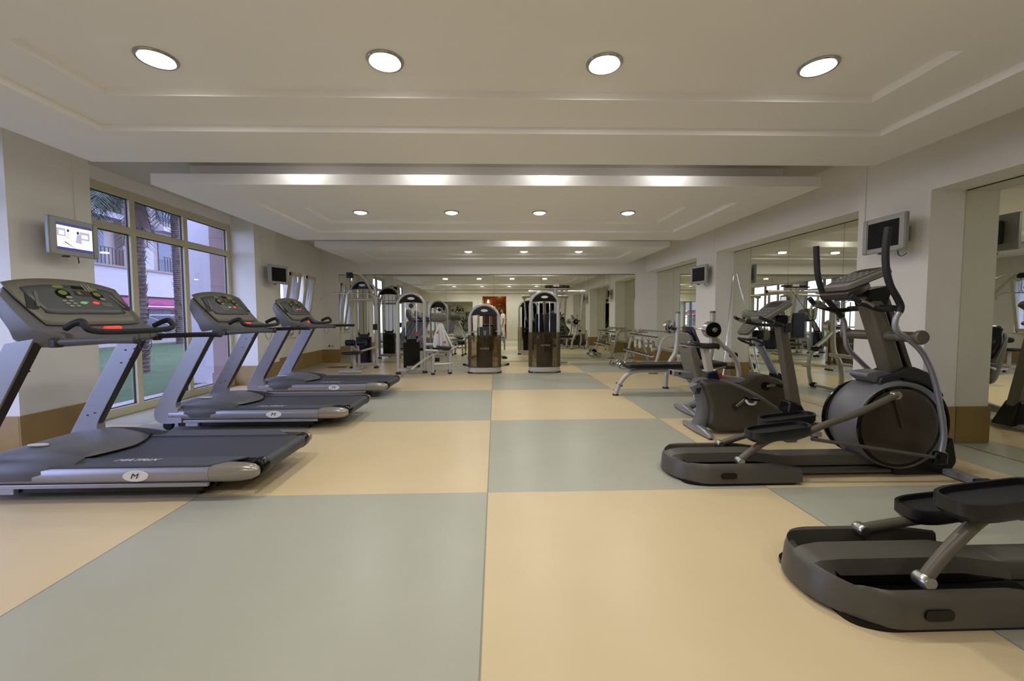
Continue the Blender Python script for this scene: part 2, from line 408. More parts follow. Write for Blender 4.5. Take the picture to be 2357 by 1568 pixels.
for i, x in enumerate((.47, 1.72)):
    cove(x, 8.26, 'small spotlight washing the front edge of the farthest ceiling panel, %s' % ['left one', 'right one'][i], 'spotlights in the far ceiling gap')

# ------------------------------------------------------------------ mirrors
def mirror_panel(x0, x1, y, z0, z1, label, grp, tilt=0, yaw=0, axis='y'):
    """axis y: panel in an x-z plane facing -y; axis x: x0..x1 run along y and the panel faces -x at x=y"""
    c = (x0+x1)/2
    t = thing('wall_mirror', label, 'mirror', ((c, y, z0) if axis == 'y' else (y, c, z0)), 0, grp)
    h = (x1-x0)/2-.002; H = z1-z0
    m = MB()
    if axis == 'y': m.bb(-h, h, 0, .005, 0, H)
    else: m.bb(0, .005, -h, h, 0, H)
    g = m.build('mirror_glass', 'mirror', t, smooth=0)
    if axis == 'y': t.rotation_euler = (tilt, 0, yaw)
    else: t.rotation_euler = (0, tilt, yaw)
    return t
bx = [-4.125, -2.60, -1.315, -.035, 1.235, 2.50, 2.935, 3.765]
nm = ['first', 'second', 'third', 'fourth', 'fifth', 'sixth', 'seventh']
yw = [.0, .0015, -.0006, -.0012, .0006, .0006, -.001]
m = MB(); m.bb(-4.13, 3.77, YB-.001, YB+.01, 0, 2.335); struct(m.build('trim_5', 'seamline', smooth=0))
for i in range(7):
    mirror_panel(bx[i], bx[i+1], YB-.028, .004, 2.318, '%s tall mirror panel from the left on the far end wall' % nm[i], 'mirror panels on the far wall', tilt=-.0045, yaw=yw[i])
# dark bead on top of the far mirrors
for (a, b), lab, cuts in (((.8, 3.8), 'beside the nearest elliptical trainer', [1.8, 2.8]), ((4.57, 7.55), 'behind the exercise bikes', [5.14, 6.12, 7.05]), ((8.29, YB-.02), 'beside the dumbbell rack', [9.2, 10.1])):
    e = [a+.002]+cuts+[b-.002]
    m = MB(); m.bb(XM+.006, XM+.014, a, b, 0, ZN); struct(m.build('trim_%d' % (6+int(a)), 'seamline', smooth=0))
    for i in range(len(e)-1):
        mirror_panel(e[i], e[i+1], XM-.008, .004, ZN-.012, 'mirror panel in the right wall niche %s, %s from the viewer' % (lab, nm[i]), 'mirror panels in the right wall niches', axis='x', yaw=random.uniform(-.0008, .0008), tilt=.002)
# mirror hung on the wall behind the camera
t = thing('framed_mirror', 'long framed mirror left of the entrance door, seen reflected in the end wall', 'mirror', (-2.6, YF+.005, .3))
m = MB(); m.bb(-1.3, 1.3, -.0, .01, 0, 1.85); m.build('mirror_glass', 'mirror', t, smooth=0)
m = MB(); m.bb(-1.36, 1.36, 0, .021, -.05, 0); m.bb(-1.36, 1.36, 0, .021, 1.85, 1.9); m.bb(-1.36, -1.3, 0, .02, 0, 1.85); m.bb(1.3, 1.36, 0, .02, 0, 1.85); m.build('frame', 'wall', t, smooth=0)

# ------------------------------------------------------------------ windows
def big_window(n, y0, y1, mull):
    r = bpy.data.objects.new('window_%d' % n, None); COL.objects.link(r); r.location = (XW, y0, 0); struct(r)
    off = (XW, y0, 0); m = MB(off); fw = .085; d = .035
    ys = [y0]+mull+[y1]
    for i, y in enumerate(ys):
        a, b = (y, y+fw) if i == 0 else ((y-fw, y) if i == len(ys)-1 else (y-fw/2, y+fw/2))
        m.bb(XW-d, XW+d, a, b, 0, 2.85)
    d = .031
    m.bb(XW-d, XW+d, y0+.01, y1-.01, .001, .11); m.bb(XW-d, XW+d, y0+.01, y1-.01, 2.75, 2.849); m.bb(XW-d, XW+d, y0+.01, y1-.01, 2.30, 2.39)
    m.build('window_frame', 'upvc', r, bevel=.006, smooth=0)
    for i in range(len(ys)-1):
        for z0, z1 in ((.11, 2.30), (2.39, 2.75)):
            g = MB(off); g.bb(XW-.012, XW-.006, ys[i]+fw*.4, ys[i+1]-fw*.4, z0-.01, z1+.01); g.build('window_pane', 'glass', r, smooth=0)
            k = MB(off); a, b = ys[i]+(fw if i == 0 else fw/2), ys[i+1]-(fw if i == len(ys)-2 else fw/2)
            for q in ((a, a+.012, z0, z1), (b-.012, b, z0, z1), (a, b, z0, z0+.01), (a, b, z1-.012, z1)): k.bb(XW-.02, XW+.0, *q)
            k.build('pane_seal', 'darkpl', r, smooth=0)
big_window(1, 4.57, 7.55, [5.57, 6.49])
big_window(2, .8, 3.80, [1.8, 2.8])
for n, (a, b) in enumerate(NW):
    r = bpy.data.objects.new('window_%d' % (n+3), None); COL.objects.link(r); r.location = (XN-.02, a, NZ0); struct(r)
    off = (XN-.02, a, NZ0); m = MB(off)
    x0, x1 = XN-.1, XN-.06
    for q in ((a, a+.03, NZ0, NZ1), (b-.03, b, NZ0, NZ1), (a, b, NZ0, NZ0+.03), (a, b, NZ1-.03, NZ1)): m.bb(x0, x1, *q)
    m.build('window_frame', 'upvc', r, bevel=.004, smooth=0)
    # sash tilted into the room about its bottom edge
    s = bpy.data.objects.new('tilted_sash', None); COL.objects.link(s); s.parent = r; s.location = (0, 0, .03); s.rotation_euler = (0, math.radians(9.5), 0)
    m = MB(); w_ = b-a-.05; h_ = NZ1-NZ0-.05
    for q in ((.025, .095, 0, h_), (w_-.045, w_+.025, 0, h_), (.025, w_+.025, 0, .07), (.025, w_+.025, h_-.08, h_)): m.bb(-.02, .02, *q)
    m.build('sash_frame', 'upvc', s, bevel=.004, smooth=0)
    g = MB(); g.bb(-.004, .002, .09, w_-.04, .06, h_-.07); g.build('window_pane', 'glass', s, smooth=0)
    # sheer curtain gathered behind the sash glass
    c = MB(); pts = [(-.035+.010*math.sin(k*1.9), .10+(w_-.14)*k/24) for k in range(25)]
    vs = [(p[0], p[1], z) for z in (.07, h_-.08) for p in pts]; c.add(vs, [(k, k+1, k+26, k+25) for k in range(24)])
    c.build('sheer_curtain', 'curtain', s)
    m = MB(off); m.bb(XN-.02, XN+.03, a-.02, b+.02, NZ0-.03, NZ0-.002); m.build('window_sill', 'upvc', r, bevel=.004, smooth=0)

# ------------------------------------------------------------------ wall fittings
def tv(x, y, z, side, label, lit=False, yaw=0, d=.215):
    """side +1: hangs on the left wall and faces +x, -1: on the right wall facing -x"""
    t = thing('wall_television', label, 'television', (x, y, z), (0 if side > 0 else PI)+yaw, 'small wall televisions'); t.scale = (1, .87, .87)
    m = MB(); W, H = .265, .20
    m.prism(rpoly([(-W, -H), (W, -H), (W, H), (-W, H)], .015), 'x', -.025, .012)
    m.build('casing', 'tvshell', t, bevel=.006)
    m = MB(); m.prism([(-.15, -.13), (.15, -.13), (.15, .13), (-.15, .13)], 'x', -.085, -.025); m.build('back_cover', 'darkpl', t, bevel=.02)
    for s in (-1, 1):
        m = MB(); m.prism(rpoly([(s*.205, -H+.012), (s*.257, -H+.012), (s*.257, H-.012), (s*.205, H-.012)], .005), 'x', .012, .018); m.build('speaker_grille', 'tvshell', t, bevel=.002)
    m = MB(); sw, sh = .19, .145
    if not lit:
        m.bb(.012, .015, -sw, sw, -sh, sh); m.build('screen', 'screenoff', t, smooth=0)
    else:
        m.use('tvblue').bb(.012, .014, -sw, sw, -sh, sh)
        m.use('tvglow').bb(.0142, .015, -sw, sw, -sh+.03, sh-.03)
        m.use('tvgrey').bb(.0152, .0155, -sw+.0, -sw+.09, .0, .085)
        m.use('tvgrey').bb(.0152, .0155, .05, .16, -.01, .08)
        m.use('tvglow').bb(.0157, .016, -sw+.02, -sw+.075, .015, .06).bb(.0157, .016, .07, .14, .01, .05)
        m.use('tvgrey').prism([(.0, -.05), (.07, -.055), (.06, .04), (.02, .05)], 'x', .0157, .0162)
        m.use('tvdark').disc((.0163, .03, .062), .013, 'x', .0004, 12, .017).disc((.0163, -.075, .068), .012, 'x', .0004, 12, .016)
        m.use('tvwarm').prism([(-.105, -.03), (-.055, -.03), (-.062, .045), (-.092, .05)], 'x', .0157, .0161).prism([(-.15, -.035), (.12, -.045), (.14, -.035), (-.13, -.025)], 'x', .0157, .0161)
        m.use('tvblue').prism([(-.12, -.06), (-.11, -.052), (.0, -.115), (.06, -.115), (.0, -.118)], 'x', .0157, .0163)
        m.build('screen', None, t, smooth=0)
    m = MB(); m.bb(-d+.015, -.085, -.03, .03, -.03, .03); m.bb(-d, -d+.015, -.06, .06, -.08, .08); m.build('wall_bracket', 'steel', t, bevel=.003, smooth=0)
    m = MB(); m.disc((-.03, -.06, -H-.008), .03, 'z', .008); m.build('stand_socket', 'darkpl', t)
    m = MB(); m.tube([(-.06, .1, -H+.02), (-.06, .11, -H-.04), (-.08, .13, -H-.06), (-.1, .16, -H-.03)], .004, 6, smooth=4); m.build('cable', 'black', t)
    return t
tv(XL+.215, 4.15, 2.0, 1, 'lit wall television showing two figures in white, above the nearest treadmill', True, yaw=-.02)
tv(XL+.215, 7.93, 2.02, 1, 'switched-off small television on the left wall by the narrow windows', yaw=-.30)
tv(XR-.215, 4.03, 2.02, -1, 'switched-off television on the right column above the elliptical trainer', yaw=-.02)
tv(XR-.17, 7.84, 2.0, -1, 'switched-off television on the right wall behind the bench press', yaw=.2, d=.17)
for x, y, z0, lab in ((XL+.006, 4.40, 2.2, 'on the left column above the lit television'), (XL+.006, 7.72, 2.15, 'on the left wall column by the narrow windows'), (XR-.006, 4.49, 2.15, 'above the near right television'), (XR-.006, 7.62, 2.0, 'beside the far right television')):
    m = MB((x, y, z0)); m.bb(x-.006, x+.006, y-.011, y+.011, z0, ZS-.001); tag(m.build('cable_trunking', 'wall', bevel=.002, smooth=0), 'thin white cable trunking running up %s' % lab, 'cable cover', 'cable trunking strips')
def plate(name, x, y, z, w_, h_, label, facing=-1, two=True):
    t = thing(name, label, 'socket', (x, y, z)); m = MB(); m.bb(-w_/2, w_/2, 0, facing*.012, -h_/2, h_/2); m.build('faceplate', 'white', t, bevel=.003, smooth=0)
    if two:
        m = MB(); m.disc((-w_/4, facing*.013, 0), .022, 'y', .002); m.build('socket_hole', 'darkpl', t)
        m = MB(); m.disc((w_/4, facing*.013, 0), .02, 'y', .002); m.build('socket_cover', 'knob', t)
plate('wall_socket', -4.37, YB-.0205, .45, .16, .08, 'small white double socket low on the far wall')
plate('light_switch', 1.02, YF+.001, .98, .16, .08, 'white light switch beside the entrance door, seen in the mirror', 1, False)
m = MB((-3.85, 10.15, .001)); m.bb(-4.05, -3.62, 10.0, 10.28, .001, .006); tag(m.build('floor_hatch', 'hatch', smooth=0), 'small brown flat hatch set in the floor near the pulldown machine', 'floor hatch')

# ------------------------------------------------------------------ treadmills (front to the left)
def treadmill(loc, label):
    t = thing('treadmill', label, 'treadmill', loc, 0, 'treadmills along the window wall')
    # local frame: x -1.07 (front) .. 1.08 (rear), y -.45 (near) .. .45
    def fit(p):
        u = min(1, max(0, (.5-p.x)/1.3)); return (p.x+.045*u*(1+p.z/1.2), p.y, p.z)
    def B(): return MB((0, 0, 0), fit)
    m = B(); m.bb(-.86, .74, -.33, .33, .045, .15); m.bb(-.8, .7, -.40, -.33, .05, .095); m.bb(-.8, .7, .33, .40, .05, .095)
    m.build('under_frame', 'black', t, bevel=.006, smooth=0)
    for s in (-1, 1):
        m = B(); m.bb(-.72, .76, s*.43-.012, s*.43+.012, .098, .126); m.bb(-.70, -.56, s*.41-.02, s*.41+.02, .055, .098); m.build('lower_rail', 'silver', t, bevel=.004, smooth=0)
        m = B(); m.lathe([(.02, -.022), (.048, -.02), (.052, -.01), (.052, .01), (.048, .02), (.02, .022)], (-.93, s*.36, .053), 'y'); m.build('transport_wheel', 'rubber', t)
        m = B(); m.lathe([(.035, 0), (.03, .02), (.02, .05)], (.6, s*.3, 0), 'z'); m.build('foot', 'rubber', t)
        # bulging silver side rail
        def sec(x, k=1.0, dz=0, yy=.37):
            pts = [(yy, .242), (.425, .241), (.452, .222), (.462, .185), (.452, .15), (.43, .127), (.37, .127)]
            cy, cz = .40, .185
            return [(x, s*(cy+(p[0]-cy)*k), cz+(p[1]-cz)*k+dz) for p in pts]
        m = B(); m.loft([sec(-.86), sec(-.3), sec(.3), sec(.775)]); m.build('side_rail', 'silver', t, smooth=50)
        m = B(); m.loft([sec(.777), sec(.9), sec(.98, .93), sec(1.04, .78), sec(1.075, .5), sec(1.085, .2)]); m.build('end_cap', 'endcap', t, smooth=60)
        m = B(); m.prism(rpoly([(-.52, s*.27), (.95, s*.27), (.78, s*.44), (-.40, s*.44)], .02), 'z', .236, .2455); m.build('foot_rail', 'rail', t, smooth=0)
        # silver channel upright growing out of the front of the rail
        y0, y1 = (s*.455, s*.385)
        poly = rpoly([(-.36, 1.10), (-.56, 1.07), (-1.035, .20), (-.97, .085), (-.72, .10), (-.72, .125), (-.745, .21), (-.80, .30)], [.01, .01, .10, .12, .02, .02, .08, .1], 6)
        m = B(); m.prism(poly, 'y', y0, y1); m.build('upright', 'silver', t, bevel=.014, seg=3)
        m = B(); m.prism([(-.355, 1.08), (-.385, 1.09), (-.82, .32), (-.79, .30)], 'y', s*.395, s*.440); m.build('upright_channel', 'darkbrown', t, smooth=0)
        m = B()
        for q in ((-.44, .97), (-.52, .96), (-.48, .88), (-.56, .85), (-.80, .42), (-.86, .40)): m.disc((q[0], s*.383, q[1]), .006, 'y', .004, 8)
        m.build('bolt', 'darkpl', t); 
        # side hood pod
        m = B(); m.loft([[(x, s*(.40+.058*k), .155), (x, s*(.41+.064*k), .20), (x, s*(.395+.055*k), .25+.02*k), (x, s*.33, .27+.04*k), (x, s*.33, .155)] for x, k in ((-.72, .7), (-.6, 1), (-.42, .95), (-.28, .6), (-.17, .1))]); m.build('hood_side_pod', 'midgrey', t, smooth=60)
    # motor hood
    m = B(); rings = []
    prof = [(-1.03, .10, .17), (-1.0, .10, .235), (-.93, .10, .275), (-.82, .10, .31), (-.68, .1, .33), (-.54, .1, .325), (-.44, .1, .305), (-.36, .1, .28), (-.30, .1, .25)]
    ny = 16
    vs = []; fs = []
    for i, (x, zb, zt) in enumerate(prof):
        for j in range(ny+1):
            y = -.385+.77*j/ny; u = abs(y)/.385
            z = zb+(zt-zb)*(1-.22*u**4)
            xx = x+(.20*(1-u**1.5) if x > -.5 else .20*(1-u**1.5)*max(0, (x+1.0)/.5) if x > -1 else 0)*(.9)
            vs.append((xx, y, z))
    for i in range(len(prof)-1):
        for j in range(ny): a = i*(ny+1)+j; fs.append((a, a+1, a+ny+2, a+ny+1))
    nb = len(vs); vs += [(p[0], p[1], .1) for p in vs]
    edge = [(0, j) for j in range(ny+1)]+[(i, ny) for i in range(1, len(prof))]+[(len(prof)-1, j) for j in range(ny-1, -1, -1)]+[(i, 0) for i in range(len(prof)-2, 0, -1)]
    E_ = [i*(ny+1)+j for i, j in edge]
    for k in range(len(E_)): a, b = E_[k], E_[(k+1) % len(E_)]; fs.append((a, b, b+nb, a+nb))
    m.add(vs, fs); m.build('motor_hood', 'greypl', t, smooth=60)
    m = B(); pts = []
    for j in range(13):
        y = -.36+.72*j/12; u = abs(y)/.385; pts.append((-.295+.18*(1-u**1.5), y, .246))
    m.tube(pts, .008, 6); m.build('hood_edge_seal', 'black', t)
    m = B()
    n = 24; m.prism([(-.62+.075*math.cos(2*PI*k/n), -.22+.028*math.sin(2*PI*k/n)) for k in range(n)], 'z', .326, .334); m.build('hood_badge', 'white', t)
    # deck and belt
    m = B(); m.bb(-.5, .98, -.3, .3, .16, .215); m.build('deck', 'darkpl', t, smooth=0)
    m = B(); m.loft([[(x, y, z) for y, z in ((-.275, .215), (-.275, .236), (.275, .236), (.275, .215))] for x in (-.45, 1.03)]); 
    m.tube([(1.04, -.275, .185), (1.04, .275, .185)], .052, 20); m.build('running_belt', 'belt', t)
    for s in (-1, 1):
        m = B(); m.lathe([(.02, -.01), (.052, -.01), (.06, 0), (.06, .06), (.05, .08), (.02, .085)] if s > 0 else [(.02, .01), (.052, .01), (.06, 0), (.06, -.06), (.05, -.08), (.02, -.085)], (1.035, s*.28, .185), 'y'); m.build('roller_guard', 'black', t)
    q = text('MATRIX', .055, t, 'white', (.20, -.325, .2465), (0, 0, 0), 'belt_lettering', shear=.4, ext=.0006); q.scale = (1.45, 1, 1)
    m = B(); m.disc((.30, -.463, .185), .085, 'y', .004, 32, .036); o = m.build('side_badge', 'white', t)
    q = text('M', .05, o, 'darkpl', (.30, -.4685, .185), (PI/2, 0, 0), 'badge_mark', shear=.3); q.scale = (1.3, 1, 1)
    # console head: loft across y
    m = B(); rings = []
    N = 18
    for j in range(N+1):
        v = -1+2*j/N; y = .45*v; k = (1-abs(v)**6)**.5 if abs(v) < 1 else 0.0
        top = .055*(1-v*v)
        base = [(-.685, 1.36+top), (-.67, 1.43+top), (-.635, 1.455+top), (-.50, 1.31), (-.36, 1.165), (-.22, 1.12), (-.215, 1.07), (-.265, 1.04), (-.43, 1.03), (-.52, 1.06), (-.56, 1.15), (-.63, 1.25)]
        cx, cz = -.46, 1.2
        kk = .72+.28*k
        rings.append([(cx+(p[0]-cx)*kk, y, cz+(p[1]-cz)*kk) for p in base])
    m.loft(rings); con = m.build('console', 'greypl', t, smooth=60)
    # console face: lies on the slope from (-.60,1.445) to (-.20,1.175)
    dx, dz = .27, -.293; L_ = math.hypot(dx, dz); ux, uz = dx/L_, dz/L_; nx, nz = -uz, ux
    def FP(a, y, h):  # a along the slope from its top, h above it
        a *= .84
        return fit(Vector((-.632+ux*a+nx*h, y, 1.462+uz*a+nz*h+.045*max(0, 1-(y/.45)**2)*(1-a/.5))))
    def face(polyay, h0, h1, name, mt, par=con):
        q = MB(); n = len(polyay)
        q.add([FP(a, y, h0) for a, y in polyay]+[FP(a, y, h1) for a, y in polyay], [tuple(range(n)), tuple(range(2*n-1, n-1, -1))]+[(k, k+n, (k+1) % n+n, (k+1) % n) for k in range(n)])
        return q.build(name, mt, par, smooth=0)
    def grid(w_, a0, a1, h, name, mt):  # curved skin that follows the crowned face
        q = MB(); na, ny_ = 6, 16; vs = []
        for i in range(na+1):
            for j in range(ny_+1):
                a = a0+(a1-a0)*i/na; v = -1+2*j/ny_; ww = w_*(1-.12*(i/na)**2)
                e = .02*(abs(v)**4)
                vs.append(FP(a+e*(1 if i < na/2 else -1), v*ww, h))
        q.add(vs, [(i*(ny_+1)+j, i*(ny_+1)+j+1, (i+1)*(ny_+1)+j+1, (i+1)*(ny_+1)+j) for i in range(na) for j in range(ny_)])
        o = q.build(name, mt, con); sm = o.modifiers.new('s', 'SOLIDIFY'); sm.thickness = .006; sm.offset = 0; return o
    grid(.41, -.02, .47, .004, 'console_bezel', 'consolegrey')
    grid(.335, .05, .36, .011, 'display_panel', 'panelblue')
    def ell(a, y, ra, ry, n=16): return [(a+ra*math.cos(2*PI*k/n), y+ry*math.sin(2*PI*k/n)) for k in range(n)]
    for yy in (-.10, .16):
        face(ell(.15, yy, .05, .05), .0155, .018, 'dial', 'black'); face(ell(.14, yy, .025, .03), .0182, .021, 'dial_reading', 'green'); face(ell(.19, yy+.02, .014, .022), .0182, .021, 'dial_label', 'knob'); face(ell(.075, yy, .018, .04), .0155, .018, 'green_graphic', 'green')
    face([(.11, -.01), (.11, .11), (.165, .11), (.165, -.01)], .0155, .018, 'screen_window', 'brown')
    face([(.12, .01), (.12, .035), (.155, .035), (.155, .01)], .0185, .02, 'screen_reading', 'green')
    face([(.06, -.0), (.06, .1), (.09, .1), (.09, -.0)], .0155, .018, 'program_graph', 'black')
    for yy in (.09, .115, .14): face([(.03, yy), (.03, yy+.01), (.11, yy+.01), (.11, yy)], .0155, .018, 'stripe', 'knob')
    for i in range(3):
        for j in range(2): face(ell(.225+.027*i, -.13+.05*j+.012*i, .009, .017, 10), .0155, .018, 'button', 'knob')
    face(ell(.245, .0, .014, .027), .0155, .019, 'start_button', 'greenled'); face(ell(.235, .03, .007, .015), .0155, .018, 'button', 'knob'); face(ell(.24, .10, .014, .027), .0155, .019, 'stop_button', 'redled')
    for i in range(3): face([(.235+.014*i, .15), (.235+.014*i, .23), (.240+.014*i, .23), (.240+.014*i, .15)], .0155, .017, 'printed_line', 'knob')
    for s in (-1, 1):
        face(rot2([(-.085, -.028), (.075, -.034), (.09, .0), (.075, .034), (-.085, .02)], s*.35, .21, s*.335), .004, .012, 'cup_holder_well', 'darkpl')
        face(ell(.325, s*.25, .022, .06), .006, .013, 'cup_holder', 'brown'); face(rot2([(-.08, -.01), (.08, -.01), (.08, .008), (-.08, .008)], s*.35, .20, s*.30), .012, .02, 'holder_rib', 'consolegrey')
    # red emergency bar at the lower middle
    q = B(); q.box((-.285, .03, 1.155), (.03, .13, .03), (0, .3, 0)); q.build('emergency_stop', 'redled', con, bevel=.004)
    # cross bar and side handles
    m = B(); m.tube([(-.24, -.36, 1.165), (-.17, -.37, 1.20), (-.11, -.37, 1.21), (-.075, -.36, 1.155), (-.06, -.2, 1.135), (-.06, .2, 1.135), (-.075, .36, 1.155), (-.11, .37, 1.21), (-.17, .37, 1.20), (-.24, .36, 1.165)], .021, 10, smooth=4, side=(0, 0, 1)); m.build('ergo_bar', 'rubber', t)
    for s in (-1, 1):
        m = B(); m.tube([(-.25, s*.41, 1.075), (-.1, s*.415, 1.08), (.10, s*.415, 1.085), (.30, s*.415, 1.085)], .021, 12, smooth=3); m.build('side_handle', 'midgrey' if s < 0 else 'rubber', t)
        m = B(); m.lathe([(.021, 0), (.024, .003), (.024, .02), (.018, .028)], (.295, s*.415, 1.085), 'x'); m.build('handle_cap', 'darkpl', t)
        m = B(); m.box((-.255, s*.41, 1.07), (.05, .06, .06)); m.build('handle_joint', 'darkbrown', t, bevel=.008)
    m = B(); m.tube([(-.03, -.02, 1.12), (-.02, -.03, 1.02), (0, 0, .965), (.02, .03, 1.02), (.01, .03, 1.12)], .0025, 6, smooth=5); m.build('safety_cord', 'darkpl', t)
    return t
def rot2(p, a, cx, cy): return [(cx+x*math.cos(a)-y*math.sin(a), cy+x*math.sin(a)+y*math.cos(a)) for x, y in p]
TX = -2.70
T1 = treadmill((TX, 3.23, 0), 'nearest grey treadmill, cut by the left edge, under the lit television')
dup(T1, (TX, 4.95, 0), 'middle grey treadmill of the three, in front of the large window')
dup(T1, (TX, 6.62, 0), 'farthest grey treadmill of the three, in front of the narrow windows')

# ------------------------------------------------------------------ elliptical trainers (front to the right)
def elliptical(loc, label, near, far):
    O = (2.3, 3.28, 0); t = thing('elliptical_trainer', label, 'elliptical trainer', loc, 0, 'elliptical trainers in the right row')
    def fit(p): return (p.x+.03+(p.x-1.4)*.04, p.y, p.z)
    def B(): return MB(O, fit)
    # rear ramp housing as a height field with two roller troughs
    m = B(); nx, ny = 36, 40; x0, x1 = 1.36, 2.22; hw = .275; vs = []; fs = []
    def hz(x, v):
        y = v*hw; z = .152+.012*math.cos(v*PI/2)
        for c in (-.155, .155):
            u = abs(y-c)
            if x > x0+.03 and u < .08:
                k = min(1, (.08-u)/.014); e = .45+.55*min(1, max(0, (x-x0-.09)/.03)); z -= .10*k*e
        r = max(0, 1-(x-x0)/.05); z -= .035*r*r
        e = max(0, (abs(v)-.9)/.1); z -= .03*e*e
        if x > x0+.03 and abs(v) < .28: z += .012*min(1, (x-x0-.03)/.1)
        z -= .03*max(0, (x-2.0)/.2)
        return z
    for i in range(nx+1):
        x = x0+(x1-x0)*i/nx
        for j in range(ny+1):
            v = -1+2*j/ny; f = (x-x0)/(x1-x0)
            w_ = hw*(1-.22*max(0, 1-f/.22)**2.2)
            xx = x+.10*abs(v)**2.5*max(0, 1-f/.4)
            vs.append((xx, 3.28+v*w_, hz(x, v)))
    for i in range(nx):
        for j in range(ny): a = i*(ny+1)+j; fs.append((a, a+1, a+ny+2, a+ny+1))
    ntop = len(fs); nb = len(vs); vs += [(2.3+(p[0]-2.3)*1.01, 3.28+(p[1]-3.28)*1.03, .02) for p in vs]
    edge = [(0, j) for j in range(ny+1)]+[(i, ny) for i in range(1, nx+1)]+[(nx, j) for j in range(ny-1, -1, -1)]+[(i, 0) for i in range(nx-1, 0, -1)]
    E_ = [i*(ny+1)+j for i, j in edge]
    for k in range(len(E_)): a, b = E_[k], E_[(k+1) % len(E_)]; fs.append((a, b, b+nb, a+nb))
    m.use('olive').add(vs, fs); m.use('black'); dk = m.cur
    for q in range(ntop):
        f = fs[q]; v = (-1+2*(q % ny+.5)/ny)*hw; x = x0+(x1-x0)*(q//ny+.5)/nx
        if x > x0+.10 and min(abs(v-.155), abs(v+.155)) < .068: m.mi[q] = dk
    m.build('rear_ramp', None, t, smooth=40)
    m = B(); m.prism([(2.3+(x-2.3)*.99, y) for x, y in rpoly([(1.40, 3.06), (1.5, 3.01), (2.2, 3.01), (2.2, 3.55), (1.5, 3.55), (1.40, 3.50)], .05)], 'z', 0, .022); m.build('rubber_base', 'black', t)
    for c in (-.155, .155):
        m = B(); m.bb(1.52, 2.21, 3.28+c-.05, 3.28+c+.05, .07, .078); m.build('roller_track', 'black', t, smooth=0)
    m = B(); m.prism(rpoly([(1.64, .055), (1.75, .055), (1.75, .098), (1.64, .098)], .02), 'y', 2.992, 2.998); m.build('side_slot', 'black', t)
    m = B(); m.bb(2.18, 3.0, 3.21, 3.35, .06, .15); m.bb(2.2, 3.0, 3.15, 3.41, .02, .05); m.build('main_beam', 'olive', t, bevel=.01)
    # flywheel housing
    m = B(); n = 40
    def ring(r, y, cx=3.05, cz=.39): return [(cx+r*math.cos(2*PI*k/n), y, max(.03, cz+r*math.sin(2*PI*k/n))) for k in range(n)]
    m.loft([ring(.315, 3.12), ring(.335, 3.14), ring(.345, 3.2), ring(.35, 3.28), ring(.345, 3.36), ring(.335, 3.42), ring(.315, 3.44)]); m.build('flywheel_housing', 'greypl', t, smooth=50)
    for s in (-1, 1):
        m = B(); m.lathe([(.26, 0), (.29, 0), (.29, s*.02), (.25, s*.032), (.1, s*.034), (.0001, s*.034)], (3.0, 3.28+s*.155, .39), 'y', 48); m.build('flywheel_disc', 'drum', t, smooth=30)
        m = B(); m.lathe([(.29, 0), (.308, 0), (.308, s*.018), (.29, s*.018)], (3.0, 3.28+s*.158, .39), 'y', 48); m.build('disc_rim', 'black', t, smooth=30)
    m = B(); a0, a1 = -.25*PI, .5*PI; k_ = 22
    inner = [(3.05+.347*math.cos(a0+(a1-a0)*i/k_), .39+.347*math.sin(a0+(a1-a0)*i/k_)) for i in range(k_+1)]
    outer = [(3.05+.362*math.cos(a0+(a1-a0)*i/k_), .39+.362*math.sin(a0+(a1-a0)*i/k_)) for i in range(k_+1)]
    m.prism(inner+outer[::-1], 'y', 3.14, 3.42); m.build('front_guard', 'black', t)
    m = B(); m.prism(rpoly([(2.90, .66), (2.90, .75), (3.0, .775), (3.14, .84), (3.27, .79), (3.40, .60), (3.2, .56)], .03), 'y', 3.17, 3.39); m.build('mast_collar', 'darkpl', t, bevel=.01)
    m = B(); m.prism(rpoly([(2.82, .755), (2.83, .785), (2.96, .80), (3.04, .775), (2.98, .73), (2.88, .71)], .015), 'y', 3.20, 3.36); m.build('collar_lip', 'greypl', t, bevel=.008)
    m = B(); m.prism(rpoly([(3.0, .01), (3.42, .01), (3.48, .1), (3.44, .3), (3.3, .16), (3.0, .12)], .03), 'y', 3.14, 3.42); m.build('front_base', 'black', t, bevel=.01)
    m = B(); m.box((3.42, 3.28, .03), (.1, .72, .045)); m.build('front_stabiliser', 'silver', t, bevel=.012, seg=3)
    for s in (-1, 1):
        m = B(); m.box((3.42, 3.28+s*.36, .03), (.11, .04, .058)); m.build('stabiliser_foot', 'rubber', t, bevel=.01)
    # mast, a pair of faces: light extrusion and dark back
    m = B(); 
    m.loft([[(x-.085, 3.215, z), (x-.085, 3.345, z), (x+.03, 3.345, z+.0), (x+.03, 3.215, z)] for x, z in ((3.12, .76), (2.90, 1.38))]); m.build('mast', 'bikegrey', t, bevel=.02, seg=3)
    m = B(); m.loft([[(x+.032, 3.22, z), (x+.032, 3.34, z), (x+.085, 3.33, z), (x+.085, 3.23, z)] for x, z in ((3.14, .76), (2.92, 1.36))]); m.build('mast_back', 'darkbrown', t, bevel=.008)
    # console
    R = Euler((0, -.42, 0)).to_matrix(); C0 = Vector((2.79, 3.28, 1.515))
    def cons(poly, z0, z1, name, mt, par=None, bev=.012):
        q = B(); n_ = len(poly)
        f = lambda p, z: C0+R@Vector((p[0], p[1], z))
        q.add([f(p, z0) for p in poly]+[f(p, z1) for p in poly], [tuple(range(n_)), tuple(range(2*n_-1, n_-1, -1))]+[(k, k+n_, (k+1) % n_+n_, (k+1) % n_) for k in range(n_)])
        return q.build(name, mt, par or t, bevel=bev)
